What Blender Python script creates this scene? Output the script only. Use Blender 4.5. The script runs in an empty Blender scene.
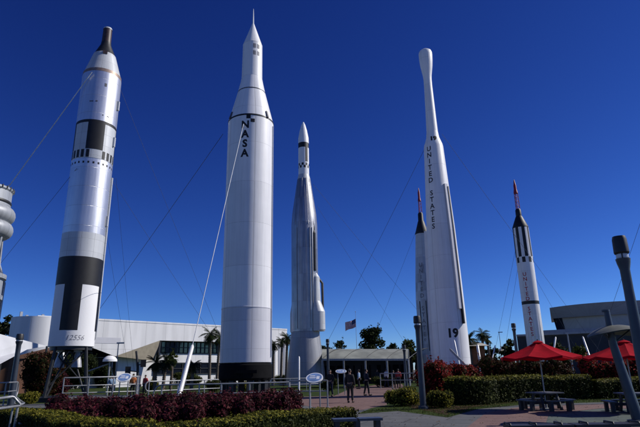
import bpy, bmesh, math, random
import numpy as np
from mathutils import Vector, Matrix
rad = math.radians
random.seed(7); RNG = np.random.default_rng(7)
scene = bpy.context.scene
COL = scene.collection

# ------------------------------------------------------------------ camera
EYE = 1.65; FPX = 523.0; PITCH = rad(16.8); ROLL = rad(1.09)
_R = Vector((1, 0, 0)); _U = Vector((0, -math.sin(PITCH), math.cos(PITCH))); FW = Vector((0, math.cos(PITCH), math.sin(PITCH)))
RT = math.cos(ROLL)*_R - math.sin(ROLL)*_U; UP = math.cos(ROLL)*_U + math.sin(ROLL)*_R
CAMPOS = Vector((0, 0, EYE))
cam = bpy.data.cameras.new('camera'); camo = bpy.data.objects.new('camera', cam); COL.objects.link(camo)
cam.sensor_width = 36; cam.lens = FPX/640*36; cam.clip_end = 8000
M = Matrix((RT, UP, -FW)).transposed().to_4x4(); M.translation = CAMPOS
camo.matrix_world = M; scene.camera = camo

def ray(x, y): return FW + RT*((x-320)/FPX) - UP*((y-213.5)/FPX)
def P(x, y, D):                       # measured bearing and elevation -> point at ground distance D
    d = ray(x, y); return CAMPOS + d*(D/math.hypot(d.x, d.y))
def G(x, y, z=0.0):                   # measured ground point
    d = ray(x, y); return CAMPOS + d*((z-EYE)/d.z)
def HX(x, D, z=0.0):                  # ground point on a bearing
    p = P(x, 371, D); p.z = z; return p

# ------------------------------------------------------------------ materials
def new_mat(name):
    m = bpy.data.materials.new(name); m.use_nodes = True
    nt = m.node_tree; b = nt.nodes['Principled BSDF']; return m, nt, b
def c4(c): return (c[0], c[1], c[2], 1)
def mat(name, col, rough=.6, metal=0.0, var=.25, scale=3.0, bump=0.0, bscale=30.0, stretch=(1, 1, 1), spec=.5, alpha=1):
    m, nt, b = new_mat(name)
    tc = nt.nodes.new('ShaderNodeTexCoord'); mp = nt.nodes.new('ShaderNodeMapping'); mp.inputs['Scale'].default_value = stretch
    nt.links.new(tc.outputs['Object'], mp.inputs['Vector'])
    n = nt.nodes.new('ShaderNodeTexNoise'); n.inputs['Scale'].default_value = scale; n.inputs['Detail'].default_value = 6
    nt.links.new(mp.outputs[0], n.inputs['Vector'])
    r = nt.nodes.new('ShaderNodeValToRGB'); e = r.color_ramp.elements
    e[0].position = .3; e[1].position = .7
    e[0].color = c4([max(0, v*(1-var)) for v in col]); e[1].color = c4([min(1, v*(1+var*.6)) for v in col])
    nt.links.new(n.outputs['Fac'], r.inputs[0]); nt.links.new(r.outputs[0], b.inputs['Base Color'])
    b.inputs['Roughness'].default_value = rough; b.inputs['Metallic'].default_value = metal
    b.inputs['Specular IOR Level'].default_value = spec
    if bump:
        n2 = nt.nodes.new('ShaderNodeTexNoise'); n2.inputs['Scale'].default_value = bscale; n2.inputs['Detail'].default_value = 4
        nt.links.new(mp.outputs[0], n2.inputs['Vector'])
        bp = nt.nodes.new('ShaderNodeBump'); bp.inputs['Strength'].default_value = bump; bp.inputs['Distance'].default_value = .03
        nt.links.new(n2.outputs['Fac'], bp.inputs['Height']); nt.links.new(bp.outputs[0], b.inputs['Normal'])
    return m
def leafmat(name, cols, trans=.35, rough=.65):
    m, nt, b = new_mat(name)
    g = nt.nodes.new('ShaderNodeNewGeometry'); r = nt.nodes.new('ShaderNodeValToRGB')
    el = r.color_ramp.elements
    while len(el) < len(cols): el.new(.5)
    for i, c in enumerate(cols): el[i].position = i/(len(cols)-1); el[i].color = c4(c)
    nt.links.new(g.outputs['Random Per Island'], r.inputs[0])
    tc = nt.nodes.new('ShaderNodeTexCoord'); nz = nt.nodes.new('ShaderNodeTexNoise'); nz.inputs['Scale'].default_value = 1.7; nz.inputs['Detail'].default_value = 3; nt.links.new(tc.outputs['Object'], nz.inputs['Vector'])
    mr = nt.nodes.new('ShaderNodeMapRange'); mr.inputs[1].default_value = .32; mr.inputs[2].default_value = .68; mr.inputs[3].default_value = .55; mr.inputs[4].default_value = 1.35; nt.links.new(nz.outputs['Fac'], mr.inputs[0])
    mm = nt.nodes.new('ShaderNodeMix'); mm.data_type = 'RGBA'; mm.blend_type = 'MULTIPLY'; mm.inputs[0].default_value = 1; nt.links.new(r.outputs[0], mm.inputs[6]); nt.links.new(mr.outputs[0], mm.inputs[7])
    class _O: outputs = [mm.outputs[2]]
    r = _O; nt.links.new(r.outputs[0], b.inputs['Base Color'])
    b.inputs['Roughness'].default_value = rough; b.inputs['Specular IOR Level'].default_value = .12
    t = nt.nodes.new('ShaderNodeBsdfTranslucent'); nt.links.new(r.outputs[0], t.inputs['Color'])
    mx = nt.nodes.new('ShaderNodeMixShader'); mx.inputs[0].default_value = trans
    out = nt.nodes['Material Output']
    nt.links.new(b.outputs[0], mx.inputs[1]); nt.links.new(t.outputs[0], mx.inputs[2]); nt.links.new(mx.outputs[0], out.inputs['Surface'])
    return m
def panelmat(name, col, rough, metal, ring=1.2, sect=0, var=.12, streak=.25, groove=.5):
    """rocket skin: horizontal ring seams every `ring` m, `sect` vertical seams, streaky dirt"""
    m, nt, b = new_mat(name); L = nt.links; N = nt.nodes.new
    tc = N('ShaderNodeTexCoord'); sep = N('ShaderNodeSeparateXYZ'); L.new(tc.outputs['Object'], sep.inputs[0])
    at2 = N('ShaderNodeMath'); at2.operation = 'ARCTAN2'; L.new(sep.outputs['Y'], at2.inputs[0]); L.new(sep.outputs['X'], at2.inputs[1])
    cmb = N('ShaderNodeCombineXYZ'); a10 = N('ShaderNodeMath'); a10.operation = 'MULTIPLY'; a10.inputs[1].default_value = 5.0
    L.new(at2.outputs[0], a10.inputs[0]); L.new(a10.outputs[0], cmb.inputs['X'])
    zs = N('ShaderNodeMath'); zs.operation = 'MULTIPLY'; zs.inputs[1].default_value = .16; L.new(sep.outputs['Z'], zs.inputs[0]); L.new(zs.outputs[0], cmb.inputs['Z'])
    n = N('ShaderNodeTexNoise'); n.inputs['Scale'].default_value = 2.2; n.inputs['Detail'].default_value = 7; L.new(cmb.outputs[0], n.inputs['Vector'])
    n3 = N('ShaderNodeTexNoise'); n3.inputs['Scale'].default_value = 1.1; n3.inputs['Detail'].default_value = 5; L.new(tc.outputs['Object'], n3.inputs['Vector'])
    # panel-to-panel tone: white noise on floor(z/ring), floor(angle*sect)
    zr = N('ShaderNodeMath'); zr.operation = 'DIVIDE'; zr.inputs[1].default_value = ring; L.new(sep.outputs['Z'], zr.inputs[0])
    fl = N('ShaderNodeMath'); fl.operation = 'FLOOR'; L.new(zr.outputs[0], fl.inputs[0])
    asx = N('ShaderNodeMath'); asx.operation = 'MULTIPLY'; asx.inputs[1].default_value = max(sect, 1)/(2*math.pi); L.new(at2.outputs[0], asx.inputs[0])
    fa = N('ShaderNodeMath'); fa.operation = 'FLOOR'; L.new(asx.outputs[0], fa.inputs[0])
    cm2 = N('ShaderNodeCombineXYZ'); L.new(fl.outputs[0], cm2.inputs[0]); L.new(fa.outputs[0], cm2.inputs[1])
    wn = N('ShaderNodeTexWhiteNoise'); wn.noise_dimensions = '3D'; L.new(cm2.outputs[0], wn.inputs['Vector'])
    def ma(op, a, bb):
        q = N('ShaderNodeMath'); q.operation = op
        for i, v in enumerate((a, bb)):
            if isinstance(v, (int, float)): q.inputs[i].default_value = v
            else: L.new(v, q.inputs[i])
        return q.outputs[0]
    v = ma('ADD', ma('MULTIPLY', ma('SUBTRACT', n.outputs['Fac'], .5), streak*2), ma('MULTIPLY', ma('SUBTRACT', n3.outputs['Fac'], .5), var*1.5))
    v = ma('ADD', v, ma('MULTIPLY', ma('SUBTRACT', wn.outputs['Value'], .5), var))
    v = ma('ADD', v, 1.0)
    # seams
    fr = N('ShaderNodeMath'); fr.operation = 'FRACT'; L.new(zr.outputs[0], fr.inputs[0])
    seam = ma('LESS_THAN', fr.outputs[0], .02/ring)
    if sect:
        fr2 = N('ShaderNodeMath'); fr2.operation = 'FRACT'; L.new(asx.outputs[0], fr2.inputs[0])
        seam = ma('MAXIMUM', seam, ma('LESS_THAN', fr2.outputs[0], .035))
    v = ma('MULTIPLY', v, ma('SUBTRACT', 1.0, ma('MULTIPLY', seam, groove)))
    mx = N('ShaderNodeMix'); mx.data_type = 'RGBA'; mx.blend_type = 'MULTIPLY'; mx.inputs[0].default_value = 1
    mx.inputs[6].default_value = c4(col); L.new(v, mx.inputs[7]); L.new(mx.outputs[2], b.inputs['Base Color'])
    rr = ma('ADD', rough-.08, ma('MULTIPLY', n.outputs['Fac'], .16)); L.new(rr, b.inputs['Roughness'])
    b.inputs['Metallic'].default_value = metal
    bp = N('ShaderNodeBump'); bp.inputs['Strength'].default_value = .35; bp.inputs['Distance'].default_value = .02
    h = ma('SUBTRACT', ma('MULTIPLY', n3.outputs['Fac'], .8), seam); L.new(h, bp.inputs['Height']); L.new(bp.outputs[0], b.inputs['Normal'])
    return m
def pavermat(name, c1, c2, mortar, bw=.22, bh=.11, rot=.5, noise=.35):
    m, nt, b = new_mat(name); L = nt.links; N = nt.nodes.new
    tc = N('ShaderNodeTexCoord'); mp = N('ShaderNodeMapping'); mp.inputs['Rotation'].default_value = (0, 0, rot); L.new(tc.outputs['Object'], mp.inputs[0])
    br = N('ShaderNodeTexBrick'); L.new(mp.outputs[0], br.inputs['Vector']); br.inputs['Scale'].default_value = 1
    br.inputs['Color1'].default_value = c4(c1); br.inputs['Color2'].default_value = c4(c2); br.inputs['Mortar'].default_value = c4(mortar)
    br.inputs['Brick Width'].default_value = bw; br.inputs['Row Height'].default_value = bh; br.inputs['Mortar Size'].default_value = .006 if bw < .5 else .028
    n = N('ShaderNodeTexNoise'); n.inputs['Scale'].default_value = .9; n.inputs['Detail'].default_value = 12; n.inputs['Roughness'].default_value = .82; L.new(tc.outputs['Object'], n.inputs['Vector'])
    r = N('ShaderNodeMapRange'); r.inputs[1].default_value = .3; r.inputs[2].default_value = .7; r.inputs[3].default_value = 1-noise; r.inputs[4].default_value = 1+noise*.5; L.new(n.outputs['Fac'], r.inputs[0])
    mx = N('ShaderNodeMix'); mx.data_type = 'RGBA'; mx.blend_type = 'MULTIPLY'; mx.inputs[0].default_value = 1
    L.new(br.outputs['Color'], mx.inputs[6]); L.new(r.outputs[0], mx.inputs[7]); L.new(mx.outputs[2], b.inputs['Base Color'])
    b.inputs['Roughness'].default_value = .85; b.inputs['Specular IOR Level'].default_value = .25
    return m

def wallmat(name, col, bw=3.0, bh=1.5, stain=.35):
    m, nt, b = new_mat(name); L = nt.links; N = nt.nodes.new
    tc = N('ShaderNodeTexCoord'); mp = N('ShaderNodeMapping'); mp.inputs['Rotation'].default_value = (math.pi/2, 0, 0); L.new(tc.outputs['Object'], mp.inputs[0])
    br = N('ShaderNodeTexBrick'); br.offset = 0; L.new(mp.outputs[0], br.inputs['Vector']); br.inputs['Scale'].default_value = 1
    br.inputs['Color1'].default_value = c4(col); br.inputs['Color2'].default_value = c4([v*.96 for v in col]); br.inputs['Mortar'].default_value = c4([v*.55 for v in col])
    br.inputs['Brick Width'].default_value = bw; br.inputs['Row Height'].default_value = bh; br.inputs['Mortar Size'].default_value = .02
    mp2 = N('ShaderNodeMapping'); mp2.inputs['Scale'].default_value = (1.4, 1.4, .12); L.new(tc.outputs['Object'], mp2.inputs[0])
    n = N('ShaderNodeTexNoise'); n.inputs['Scale'].default_value = .8; n.inputs['Detail'].default_value = 8; L.new(mp2.outputs[0], n.inputs['Vector'])
    r = N('ShaderNodeMapRange'); r.inputs[1].default_value = .35; r.inputs[2].default_value = .6; r.inputs[3].default_value = 1-stain; r.inputs[4].default_value = 1; L.new(n.outputs['Fac'], r.inputs[0])
    mx = N('ShaderNodeMix'); mx.data_type = 'RGBA'; mx.blend_type = 'MULTIPLY'; mx.inputs[0].default_value = 1
    L.new(br.outputs['Color'], mx.inputs[6]); L.new(r.outputs[0], mx.inputs[7]); L.new(mx.outputs[2], b.inputs['Base Color']); b.inputs['Roughness'].default_value = .8
    return m
MT = {}
MT['wall'] = wallmat('white_panel_wall', (.84, .84, .84), 3.2, 5.2, .14)
MT['brown'] = wallmat('rust_brown_wall', (.10, .04, .018), 2.0, 1.1, .5)
MT['concrete'] = pavermat('concrete_paving', (.105, .11, .115), (.125, .128, .13), (.05, .05, .05), 2.4, 1.2, .4)
MT['pink'] = pavermat('pink_brick_paving', (.17, .10, .09), (.22, .14, .122), (.10, .068, .06))
MT['greengrey'] = pavermat('green_grey_paving', (.085, .11, .10), (.10, .125, .11), (.06, .07, .065), 1.8, .9, .3)
MT['lawn'] = mat('lawn_soil', (.035, .055, .012), .9, var=.5, scale=1.2, bump=.6, spec=.1)
MT['mulch'] = mat('mulch', (.055, .03, .02), .95, var=.6, scale=9, bump=.8, spec=.1)
MT['grassblade'] = leafmat('grass_blade', [(.03, .05, .008), (.06, .085, .012), (.085, .10, .02)], .3)
MT['white'] = panelmat('white_painted_skin', (.80, .80, .81), .42, 0, 2.35, 5, .10, .16, .25)
MT['grey_skin'] = panelmat('grey_white_skin', (.62, .62, .66), .5, 0, 1.4, 5, .08, .12, .2)
MT['silver'] = panelmat('bare_aluminium_skin', (.66, .67, .70), .40, .78, 1.55, 0, .10, .14, .35)
MT['steel'] = panelmat('polished_steel_skin', (.34, .345, .36), .40, .80, 3.05, 26, .30, .55, .35)
MT['steel_dull'] = panelmat('dull_steel_skin', (.30, .305, .32), .5, .5, 2.6, 20, .15, .2, .35)
MT['black'] = mat('black_paint', (.006, .006, .008), .55, var=.4)
MT['matblack'] = mat('matt_black', (.008, .008, .009), .9, spec=.1)
MT['dred'] = mat('dark_red_brown_paint', (.05, .028, .03), .5, var=.4, scale=5)
MT['adapter'] = panelmat('pale_grey_skin', (.52, .54, .56), .5, .1, .95, 10, .1, .1, .3)
MT['bronze'] = mat('bronze_band', (.30, .22, .18), .5, .4)
MT['red'] = mat('red_tower_paint', (.27, .014, .024), .45)
MT['redtext'] = mat('red_lettering', (.45, .03, .03), .5)
MT['text'] = mat('black_lettering', (.008, .008, .01), .6, var=.1)
MT['greytext'] = mat('faded_lettering', (.10, .10, .12), .6)
MT['fadelet'] = mat('faint_grey_lettering', (.17, .17, .19), .6)
MT['palelet'] = mat('worn_grey_lettering', (.24, .24, .27), .6)
MT['chrome'] = mat('bright_nozzle_metal', (.42, .42, .43), .5, .5)
MT['steel2'] = panelmat('frosted_steel_skin', (.40, .41, .43), .5, .5, 1.2, 14, .3, .5, .35)
MT['dmetal'] = mat('dark_metal', (.025, .027, .03), .5, .3, bump=.1)
MT['rail'] = mat('galvanised_rail', (.30, .31, .33), .45, .4, var=.2, scale=6)
MT['wcable'] = mat('pale_cable', (.75, .75, .76), .5, 0)
MT['dcable'] = mat('dark_cable', (.06, .075, .13), .6, .0)
MT['tube'] = mat('white_anchor_tube', (.72, .72, .70), .4, .1, var=.12)
MT['lamp'] = mat('slate_lamp_paint', (.045, .055, .075), .4, .2, var=.2)
MT['lamp_dark'] = mat('charcoal_cap', (.02, .02, .022), .5)
MT['frost'] = mat('frosted_lens', (.62, .64, .66), .25)
MT['bwhite'] = mat('white_stucco', (.82, .82, .83), .75, var=.07, scale=.35, bump=.15, bscale=12)
MT['soffit'] = mat('beige_soffit', (.40, .35, .26), .85, var=.15, scale=1.5)
MT['glass'] = mat('dark_tinted_glass', (.012, .017, .03), .06, 0, var=.5, scale=.3, spec=.8)
MT['mullion'] = mat('dark_mullion', (.03, .032, .036), .5, .3)
MT['gpanel'] = panelmat('grey_facade_panel', (.34, .35, .38), .55, .2, 2.2, 90, .12, .06, .3)
MT['gpanel2'] = panelmat('pale_facade_panel', (.42, .42, .44), .6, .1, 2.2, 120, .1, .06, .25)
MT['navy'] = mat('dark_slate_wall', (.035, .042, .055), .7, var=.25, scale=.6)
MT['canvas_red'] = mat('red_canvas', (.40, .003, .014), .85, spec=.08, var=.22, scale=3, bump=.2, bscale=25)
MT['dwood'] = mat('dark_recycled_plank', (.028, .03, .034), .6, var=.4, scale=5, bump=.2, stretch=(1, 8, 1))
MT['tabletop'] = mat('grey_table_top', (.11, .115, .12), .5, var=.35, scale=5)
MT['benchtop'] = mat('slate_bench_top', (.055, .065, .085), .38, var=.3, scale=5)
MT['roofgreen'] = mat('translucent_roof', (.27, .28, .24), .6, var=.35, scale=.8)
MT['sailcloth'] = mat('sail_cloth', (.56, .57, .60), .8, var=.12, scale=.5)
MT['awning'] = mat('olive_awning', (.15, .155, .12), .6, var=.2)
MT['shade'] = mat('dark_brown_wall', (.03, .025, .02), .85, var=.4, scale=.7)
MT['terracotta'] = mat('terracotta_wall', (.34, .12, .05), .8, var=.2)
MT['beigeroof'] = mat('beige_roof', (.50, .47, .40), .8)
MT['bark'] = mat('bark', (.10, .075, .055), .95, var=.5, scale=4, bump=.6, stretch=(1, 1, .3))
MT['palmbark'] = mat('palm_bark', (.16, .13, .10), .95, var=.4, scale=9, bump=.6)
MT['burg'] = leafmat('burgundy_leaf', [(.014, .004, .006), (.045, .006, .012), (.10, .012, .024), (.06, .02, .014)], .14)
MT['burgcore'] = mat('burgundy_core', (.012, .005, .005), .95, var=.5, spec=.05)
MT['hedge'] = leafmat('clipped_hedge_leaf', [(.03, .04, .006), (.105, .11, .012), (.24, .215, .026), (.16, .14, .018)], .2)  # yellow young growth on top, with its sunlit tone put into the colour
MT['hedge_side_shade'] = leafmat('shaded_hedge_leaf', [(.012, .018, .004), (.032, .042, .007), (.06, .065, .010)], .1)  # darker copy of the hedge leaf: shade on the sides put into colour
MT['green'] = leafmat('green_leaf', [(.015, .028, .006), (.045, .06, .012), (.10, .11, .018)], .22)
MT['yellow'] = leafmat('yellow_green_leaf', [(.06, .07, .009), (.19, .18, .022), (.34, .29, .04)], .3)
MT['photinia'] = leafmat('red_tip_leaf', [(.02, .018, .006), (.17, .013, .013), (.34, .022, .025), (.07, .035, .010), (.22, .02, .018)], .3)
MT['darkgreen'] = leafmat('dark_tree_leaf', [(.008, .014, .004), (.02, .032, .008), (.04, .055, .014)], .25)
MT['hibiscus'] = leafmat('dark_red_green_leaf', [(.010, .014, .004), (.05, .010, .008), (.03, .035, .008), (.09, .015, .012)], .25)
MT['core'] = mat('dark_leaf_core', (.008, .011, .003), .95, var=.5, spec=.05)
MT['skin'] = mat('skin', (.34, .19, .13), .55, var=.1)
MT['hair'] = mat('dark_hair', (.015, .011, .009), .6)
MT['cl_black'] = mat('black_cloth', (.012, .012, .015), .85, var=.3)
MT['cl_navy'] = mat('navy_cloth', (.014, .018, .035), .85, var=.3)
MT['cl_dark'] = mat('charcoal_cloth', (.02, .02, .022), .85, var=.3)
MT['cl_blue'] = mat('light_blue_cloth', (.22, .32, .46), .85)
MT['cl_white'] = mat('white_cloth', (.70, .70, .70), .85)
MT['cl_orange'] = mat('orange_cloth', (.50, .16, .05), .85)
MT['cl_red'] = mat('red_cloth', (.42, .04, .04), .85)
MT['signblue'] = mat('blue_sign_print', (.16, .27, .52), .4, var=.5, scale=2.2)
MT['signwhite'] = mat('white_sign_print', (.78, .80, .84), .3, var=.1)
MT['flagred'] = mat('flag_red', (.50, .04, .05), .8)
MT['flagblue'] = mat('flag_blue', (.02, .03, .14), .8)
MT['flagwhite'] = mat('flag_white', (.80, .78, .78), .8)
MT['mastgrey'] = panelmat('pale_grey_paint', (.34, .36, .39), .5, .15, .9, 8, .15, .3, .35)
MT['carpaint'] = mat('silver_car_paint', (.6, .62, .65), .3, .5)

# ------------------------------------------------------------------ builders
class MB:
    def __init__(s): s.lat = False; s.v = []; s.f = []; s.m = []; s.sm = []
    def add(s, vs, fs, mi=0, smooth=False):
        o = len(s.v); s.v += [tuple(v) for v in vs]
        for f in fs: s.f.append([o+i for i in f]); s.m.append(mi); s.sm.append(smooth)
    def box(s, c, sz, rz=0, mi=0, mat4=None):
        hx, hy, hz = sz[0]/2, sz[1]/2, sz[2]/2
        vs = [Vector((x, y, z)) for x in (-hx, hx) for y in (-hy, hy) for z in (-hz, hz)]
        if mat4 is not None: vs = [mat4 @ v for v in vs]
        elif rz: r = Matrix.Rotation(rz, 3, 'Z'); vs = [r @ v for v in vs]
        c = Vector(c); s.add([v+c for v in vs], [(0, 1, 3, 2), (4, 6, 7, 5), (0, 4, 5, 1), (2, 3, 7, 6), (0, 2, 6, 4), (1, 5, 7, 3)], mi)
    def beam(s, a, b, w, h, mi=0):
        a = Vector(a); b = Vector(b); d = (b-a); L = d.length; q = d.to_track_quat('Y', 'Z').to_matrix()
        s.box((a+b)/2, (w, L, h), mat4=q, mi=mi)
    def tube(s, pts, r, n=8, mi=0, cap=True):
        pts = [Vector(p) for p in pts]; rs = r if isinstance(r, (list, tuple)) else [r]*len(pts)
        vs = []; fs = []; pu = None
        for i, p in enumerate(pts):
            d = (pts[min(i+1, len(pts)-1)]-pts[max(i-1, 0)]).normalized()
            if pu is None: pu = d.orthogonal().normalized()
            pu = (pu - d*pu.dot(d)).normalized(); w = d.cross(pu)
            for k in range(n):
                a = 2*math.pi*k/n; vs.append(p+(pu*math.cos(a)+w*math.sin(a))*rs[i])
        for i in range(len(pts)-1):
            for k in range(n):
                fs.append((i*n+k, i*n+(k+1) % n, (i+1)*n+(k+1) % n, (i+1)*n+k))
        s.add(vs, fs, mi, True)
        if cap:
            s.add(vs[:n], [tuple(range(n))[::-1]], mi); s.add(vs[-n:], [tuple(range(n))], mi)
    def lathe(s, prof, n=48, c=(0, 0, 0), mi=0, a0=0, a1=2*math.pi, sharp=True, off=0):
        """prof: list of (z, r) from bottom to top; every band its own ring pair so edges stay crisp"""
        s.lat = True; full = abs(a1-a0-2*math.pi) < 1e-6; c = Vector(c)
        for (z0, r0), (z1, r1) in zip(prof[:-1], prof[1:]):
            vs = []; fs = []; m = n if full else n+1
            for z, r in ((z0, r0), (z1, r1)):
                for k in range(m):
                    a = a0+(a1-a0)*k/n; vs.append(c+Vector(((r+off)*math.cos(a), (r+off)*math.sin(a), z)))
            for k in range(n):
                k2 = (k+1) % m; fs.append((k, k2, m+k2, m+k))
            s.add(vs, fs, mi, True)
    def poly(s, pts, mi=0): s.add(pts, [tuple(range(len(pts)))], mi)
    def build(s, name, mats, parent=None, loc=(0, 0, 0), rz=0, merge=0):
        me = bpy.data.meshes.new(name); me.from_pydata(s.v, [], s.f)
        for m in (mats if isinstance(mats, (list, tuple)) else [mats]): me.materials.append(MT[m] if isinstance(m, str) else m)
        me.polygons.foreach_set('material_index', s.m); me.polygons.foreach_set('use_smooth', s.sm)
        if s.lat and not merge: merge = 1e-4
        if merge:
            bm = bmesh.new(); bm.from_mesh(me); bmesh.ops.remove_doubles(bm, verts=bm.verts, dist=merge); bm.to_mesh(me); bm.free(); me.set_sharp_from_angle(angle=rad(28))
        me.update()
        o = bpy.data.objects.new(name, me); COL.objects.link(o); o.location = loc; o.rotation_euler.z = rz
        if parent: o.parent = parent
        return o
def tag(o, label, cat, group=None, kind=None):
    if label: o['label'] = label
    if cat: o['category'] = cat
    if group: o['group'] = group
    if kind: o['kind'] = kind
    return o
def empty(name, loc=(0, 0, 0), rz=0, label=None, cat=None, group=None):
    o = bpy.data.objects.new(name, None); COL.objects.link(o); o.location = loc; o.rotation_euler.z = rz; o.empty_display_size = .3
    return tag(o, label, cat, group)
def dup(root, loc, rz=0, label=None, group=None, scale=None):
    r = root.copy(); COL.objects.link(r); r.location = loc; r.rotation_euler.z = rz
    if scale: r.scale = scale
    if label: r['label'] = label
    if group: r['group'] = group
    for ch in list(root.children):
        c = ch.copy(); COL.objects.link(c); c.parent = r
        for g in list(ch.children):
            d = g.copy(); COL.objects.link(d); d.parent = c
    return r
def arc(c, r, a0, a1, n, z): return [Vector((c[0]+r*math.cos(a0+(a1-a0)*i/n), c[1]+r*math.sin(a0+(a1-a0)*i/n), z)) for i in range(n+1)]

# leaves -------------------------------------------------------------
def leaf_arrays(pts, nrm, size, spread=.9, aspect=.5, var=1.0, up=None):
    n = len(pts)
    d = RNG.normal(size=(n, 3))*spread + nrm; d /= np.linalg.norm(d, axis=1)[:, None]+1e-9
    t = RNG.normal(size=(n, 3))
    if up is not None: t = t*.6+np.array([0, 0, up])
    t -= (t*d).sum(1)[:, None]*d; t /= np.linalg.norm(t, axis=1)[:, None]+1e-9
    b = np.cross(d, t); s = (size*(1-var/2+RNG.random(n)*var))[:, None]
    v = np.stack([pts-t*s, pts+b*s*aspect, pts+t*s, pts-b*s*aspect], 1).reshape(-1, 3)
    return v
def leaf_mesh(name, v, matname, parent=None, core=None, second=None, mask=None):
    """v: (4n,3) quad vertices; core: MB with material slot 1"""
    n = len(v)//4; cv = np.array(core.v).reshape(-1, 3) if core else np.zeros((0, 3))
    me = bpy.data.meshes.new(name)
    faces = np.arange(4*n).reshape(-1, 4).tolist()
    if core: faces += [[i+4*n for i in f] for f in core.f]
    me.from_pydata(np.concatenate([v, cv]).tolist(), [], faces)
    me.materials.append(MT[matname])
    if core:
        me.materials.append(MT[core.cm]); me.polygons.foreach_set('material_index', [0]*n+[1]*len(core.f))
    if second:
        me.materials.append(MT[second]); k = len(me.materials)-1
        me.polygons.foreach_set('material_index', np.concatenate([np.where(mask, k, 0), np.ones(len(core.f) if core else 0)]).astype(np.int32))
    me.update(); o = bpy.data.objects.new(name, me); COL.objects.link(o)
    if parent: o.parent = parent
    return o
ICO = None
def ico():
    global ICO
    if ICO is None:
        bm = bmesh.new(); bmesh.ops.create_icosphere(bm, subdivisions=2, radius=1)
        ICO = ([v.co.copy() for v in bm.verts], [[v.index for v in f.verts] for f in bm.faces]); bm.free()
    return ICO
def lumps_leaves(lumps, dens, size, spread=.8, shell=(.72, 1.06), zmin=0.0):
    """lumps: (x,y,z,rx,ry,rz); leaves near the outer shells, none deep inside another lump"""
    P_, N_ = [], []
    A = np.array(lumps)
    for i, (x, y, z, rx, ry, rz) in enumerate(lumps):
        area = 4*math.pi*((rx*ry)**1.6+(rx*rz)**1.6+(ry*rz)**1.6)**(1/1.6)/3**(1/1.6)
        n = max(6, int(area*dens)); d = RNG.normal(size=(n, 3)); d /= np.linalg.norm(d, axis=1)[:, None]
        rr = shell[0]+(shell[1]-shell[0])*RNG.random(n)**.6
        p = np.array([x, y, z])+d*np.array([rx, ry, rz])*rr[:, None]
        keep = p[:, 2] > zmin
        for j in range(len(A)):
            if j == i: continue
            q = (p-A[j, :3])/A[j, 3:]; keep &= (q*q).sum(1) > .62
        nn = d/np.array([rx, ry, rz]); nn /= np.linalg.norm(nn, axis=1)[:, None]
        P_.append(p[keep]); N_.append(nn[keep])
    P_, N_ = np.concatenate(P_), np.concatenate(N_)
    # thin the cover unevenly so dark gaps open between clumps
    q = P_*np.array([2.6, 2.6, 3.2])/max(.35, size*7); nz = np.sin(q[:, 0]+1.7*np.sin(q[:, 1]))*np.sin(q[:, 1]*1.3+q[:, 2])*np.cos(q[:, 2]*1.1+q[:, 0]*.7)
    keep = RNG.random(len(P_)) < np.clip(.86+nz*.55, .25, 1); P_, N_ = P_[keep], N_[keep]
    # stray shoots standing out of the surface
    ns = max(3, len(P_)//90); pick = RNG.integers(0, len(P_), ns); S_ = []; T_ = []
    for i in pick:
        d = N_[i]*.7+np.array([0, 0, .9])+RNG.normal(size=3)*.25; d /= np.linalg.norm(d); L = size*RNG.uniform(2, 5)
        for k in range(6): S_.append(P_[i]+d*L*(k+1)/6+RNG.normal(size=3)*size*.35); T_.append(d)
    return leaf_arrays(np.concatenate([P_, np.array(S_)]), np.concatenate([N_, np.array(T_)]), size, spread)
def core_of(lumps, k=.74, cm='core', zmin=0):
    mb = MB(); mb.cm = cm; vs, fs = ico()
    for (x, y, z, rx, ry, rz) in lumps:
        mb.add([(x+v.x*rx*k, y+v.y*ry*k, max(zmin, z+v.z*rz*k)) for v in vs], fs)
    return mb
def shrub(name, base, lumps, leaf, dens, size, label, cat='shrub', group=None, cm='core', spread=.8, shell=(.72, 1.08)):
    root = empty(name, base, 0, label, cat, group)
    lv = lumps_leaves(lumps, dens, size, spread, shell)
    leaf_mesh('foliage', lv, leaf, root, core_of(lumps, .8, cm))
    st = MB()
    for k in range(5):
        a = k*1.26; st.tube([(0.06*math.cos(a), .06*math.sin(a), 0), (.25*math.cos(a), .25*math.sin(a), lumps[0][2]*.9)], [.03, .015], 6)
    st.build('stem', 'bark', root)
    return root
def mound(w, d, h, n, seed, rmin=.25, rmax=.4):
    r = random.Random(seed); L = [(0, 0, h*.42, w*.40, d*.40, h*.45)]
    for k in range(n):
        a = r.uniform(0, 6.283); q = r.uniform(.35, .72)
        rr = r.uniform(rmin, rmax)
        L.append((math.cos(a)*w/2*q, math.sin(a)*d/2*q, r.uniform(.3, .78)*h, rr*w*.55+.08, rr*d*.55+.08, rr*h*.6+.06))
    return L
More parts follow.
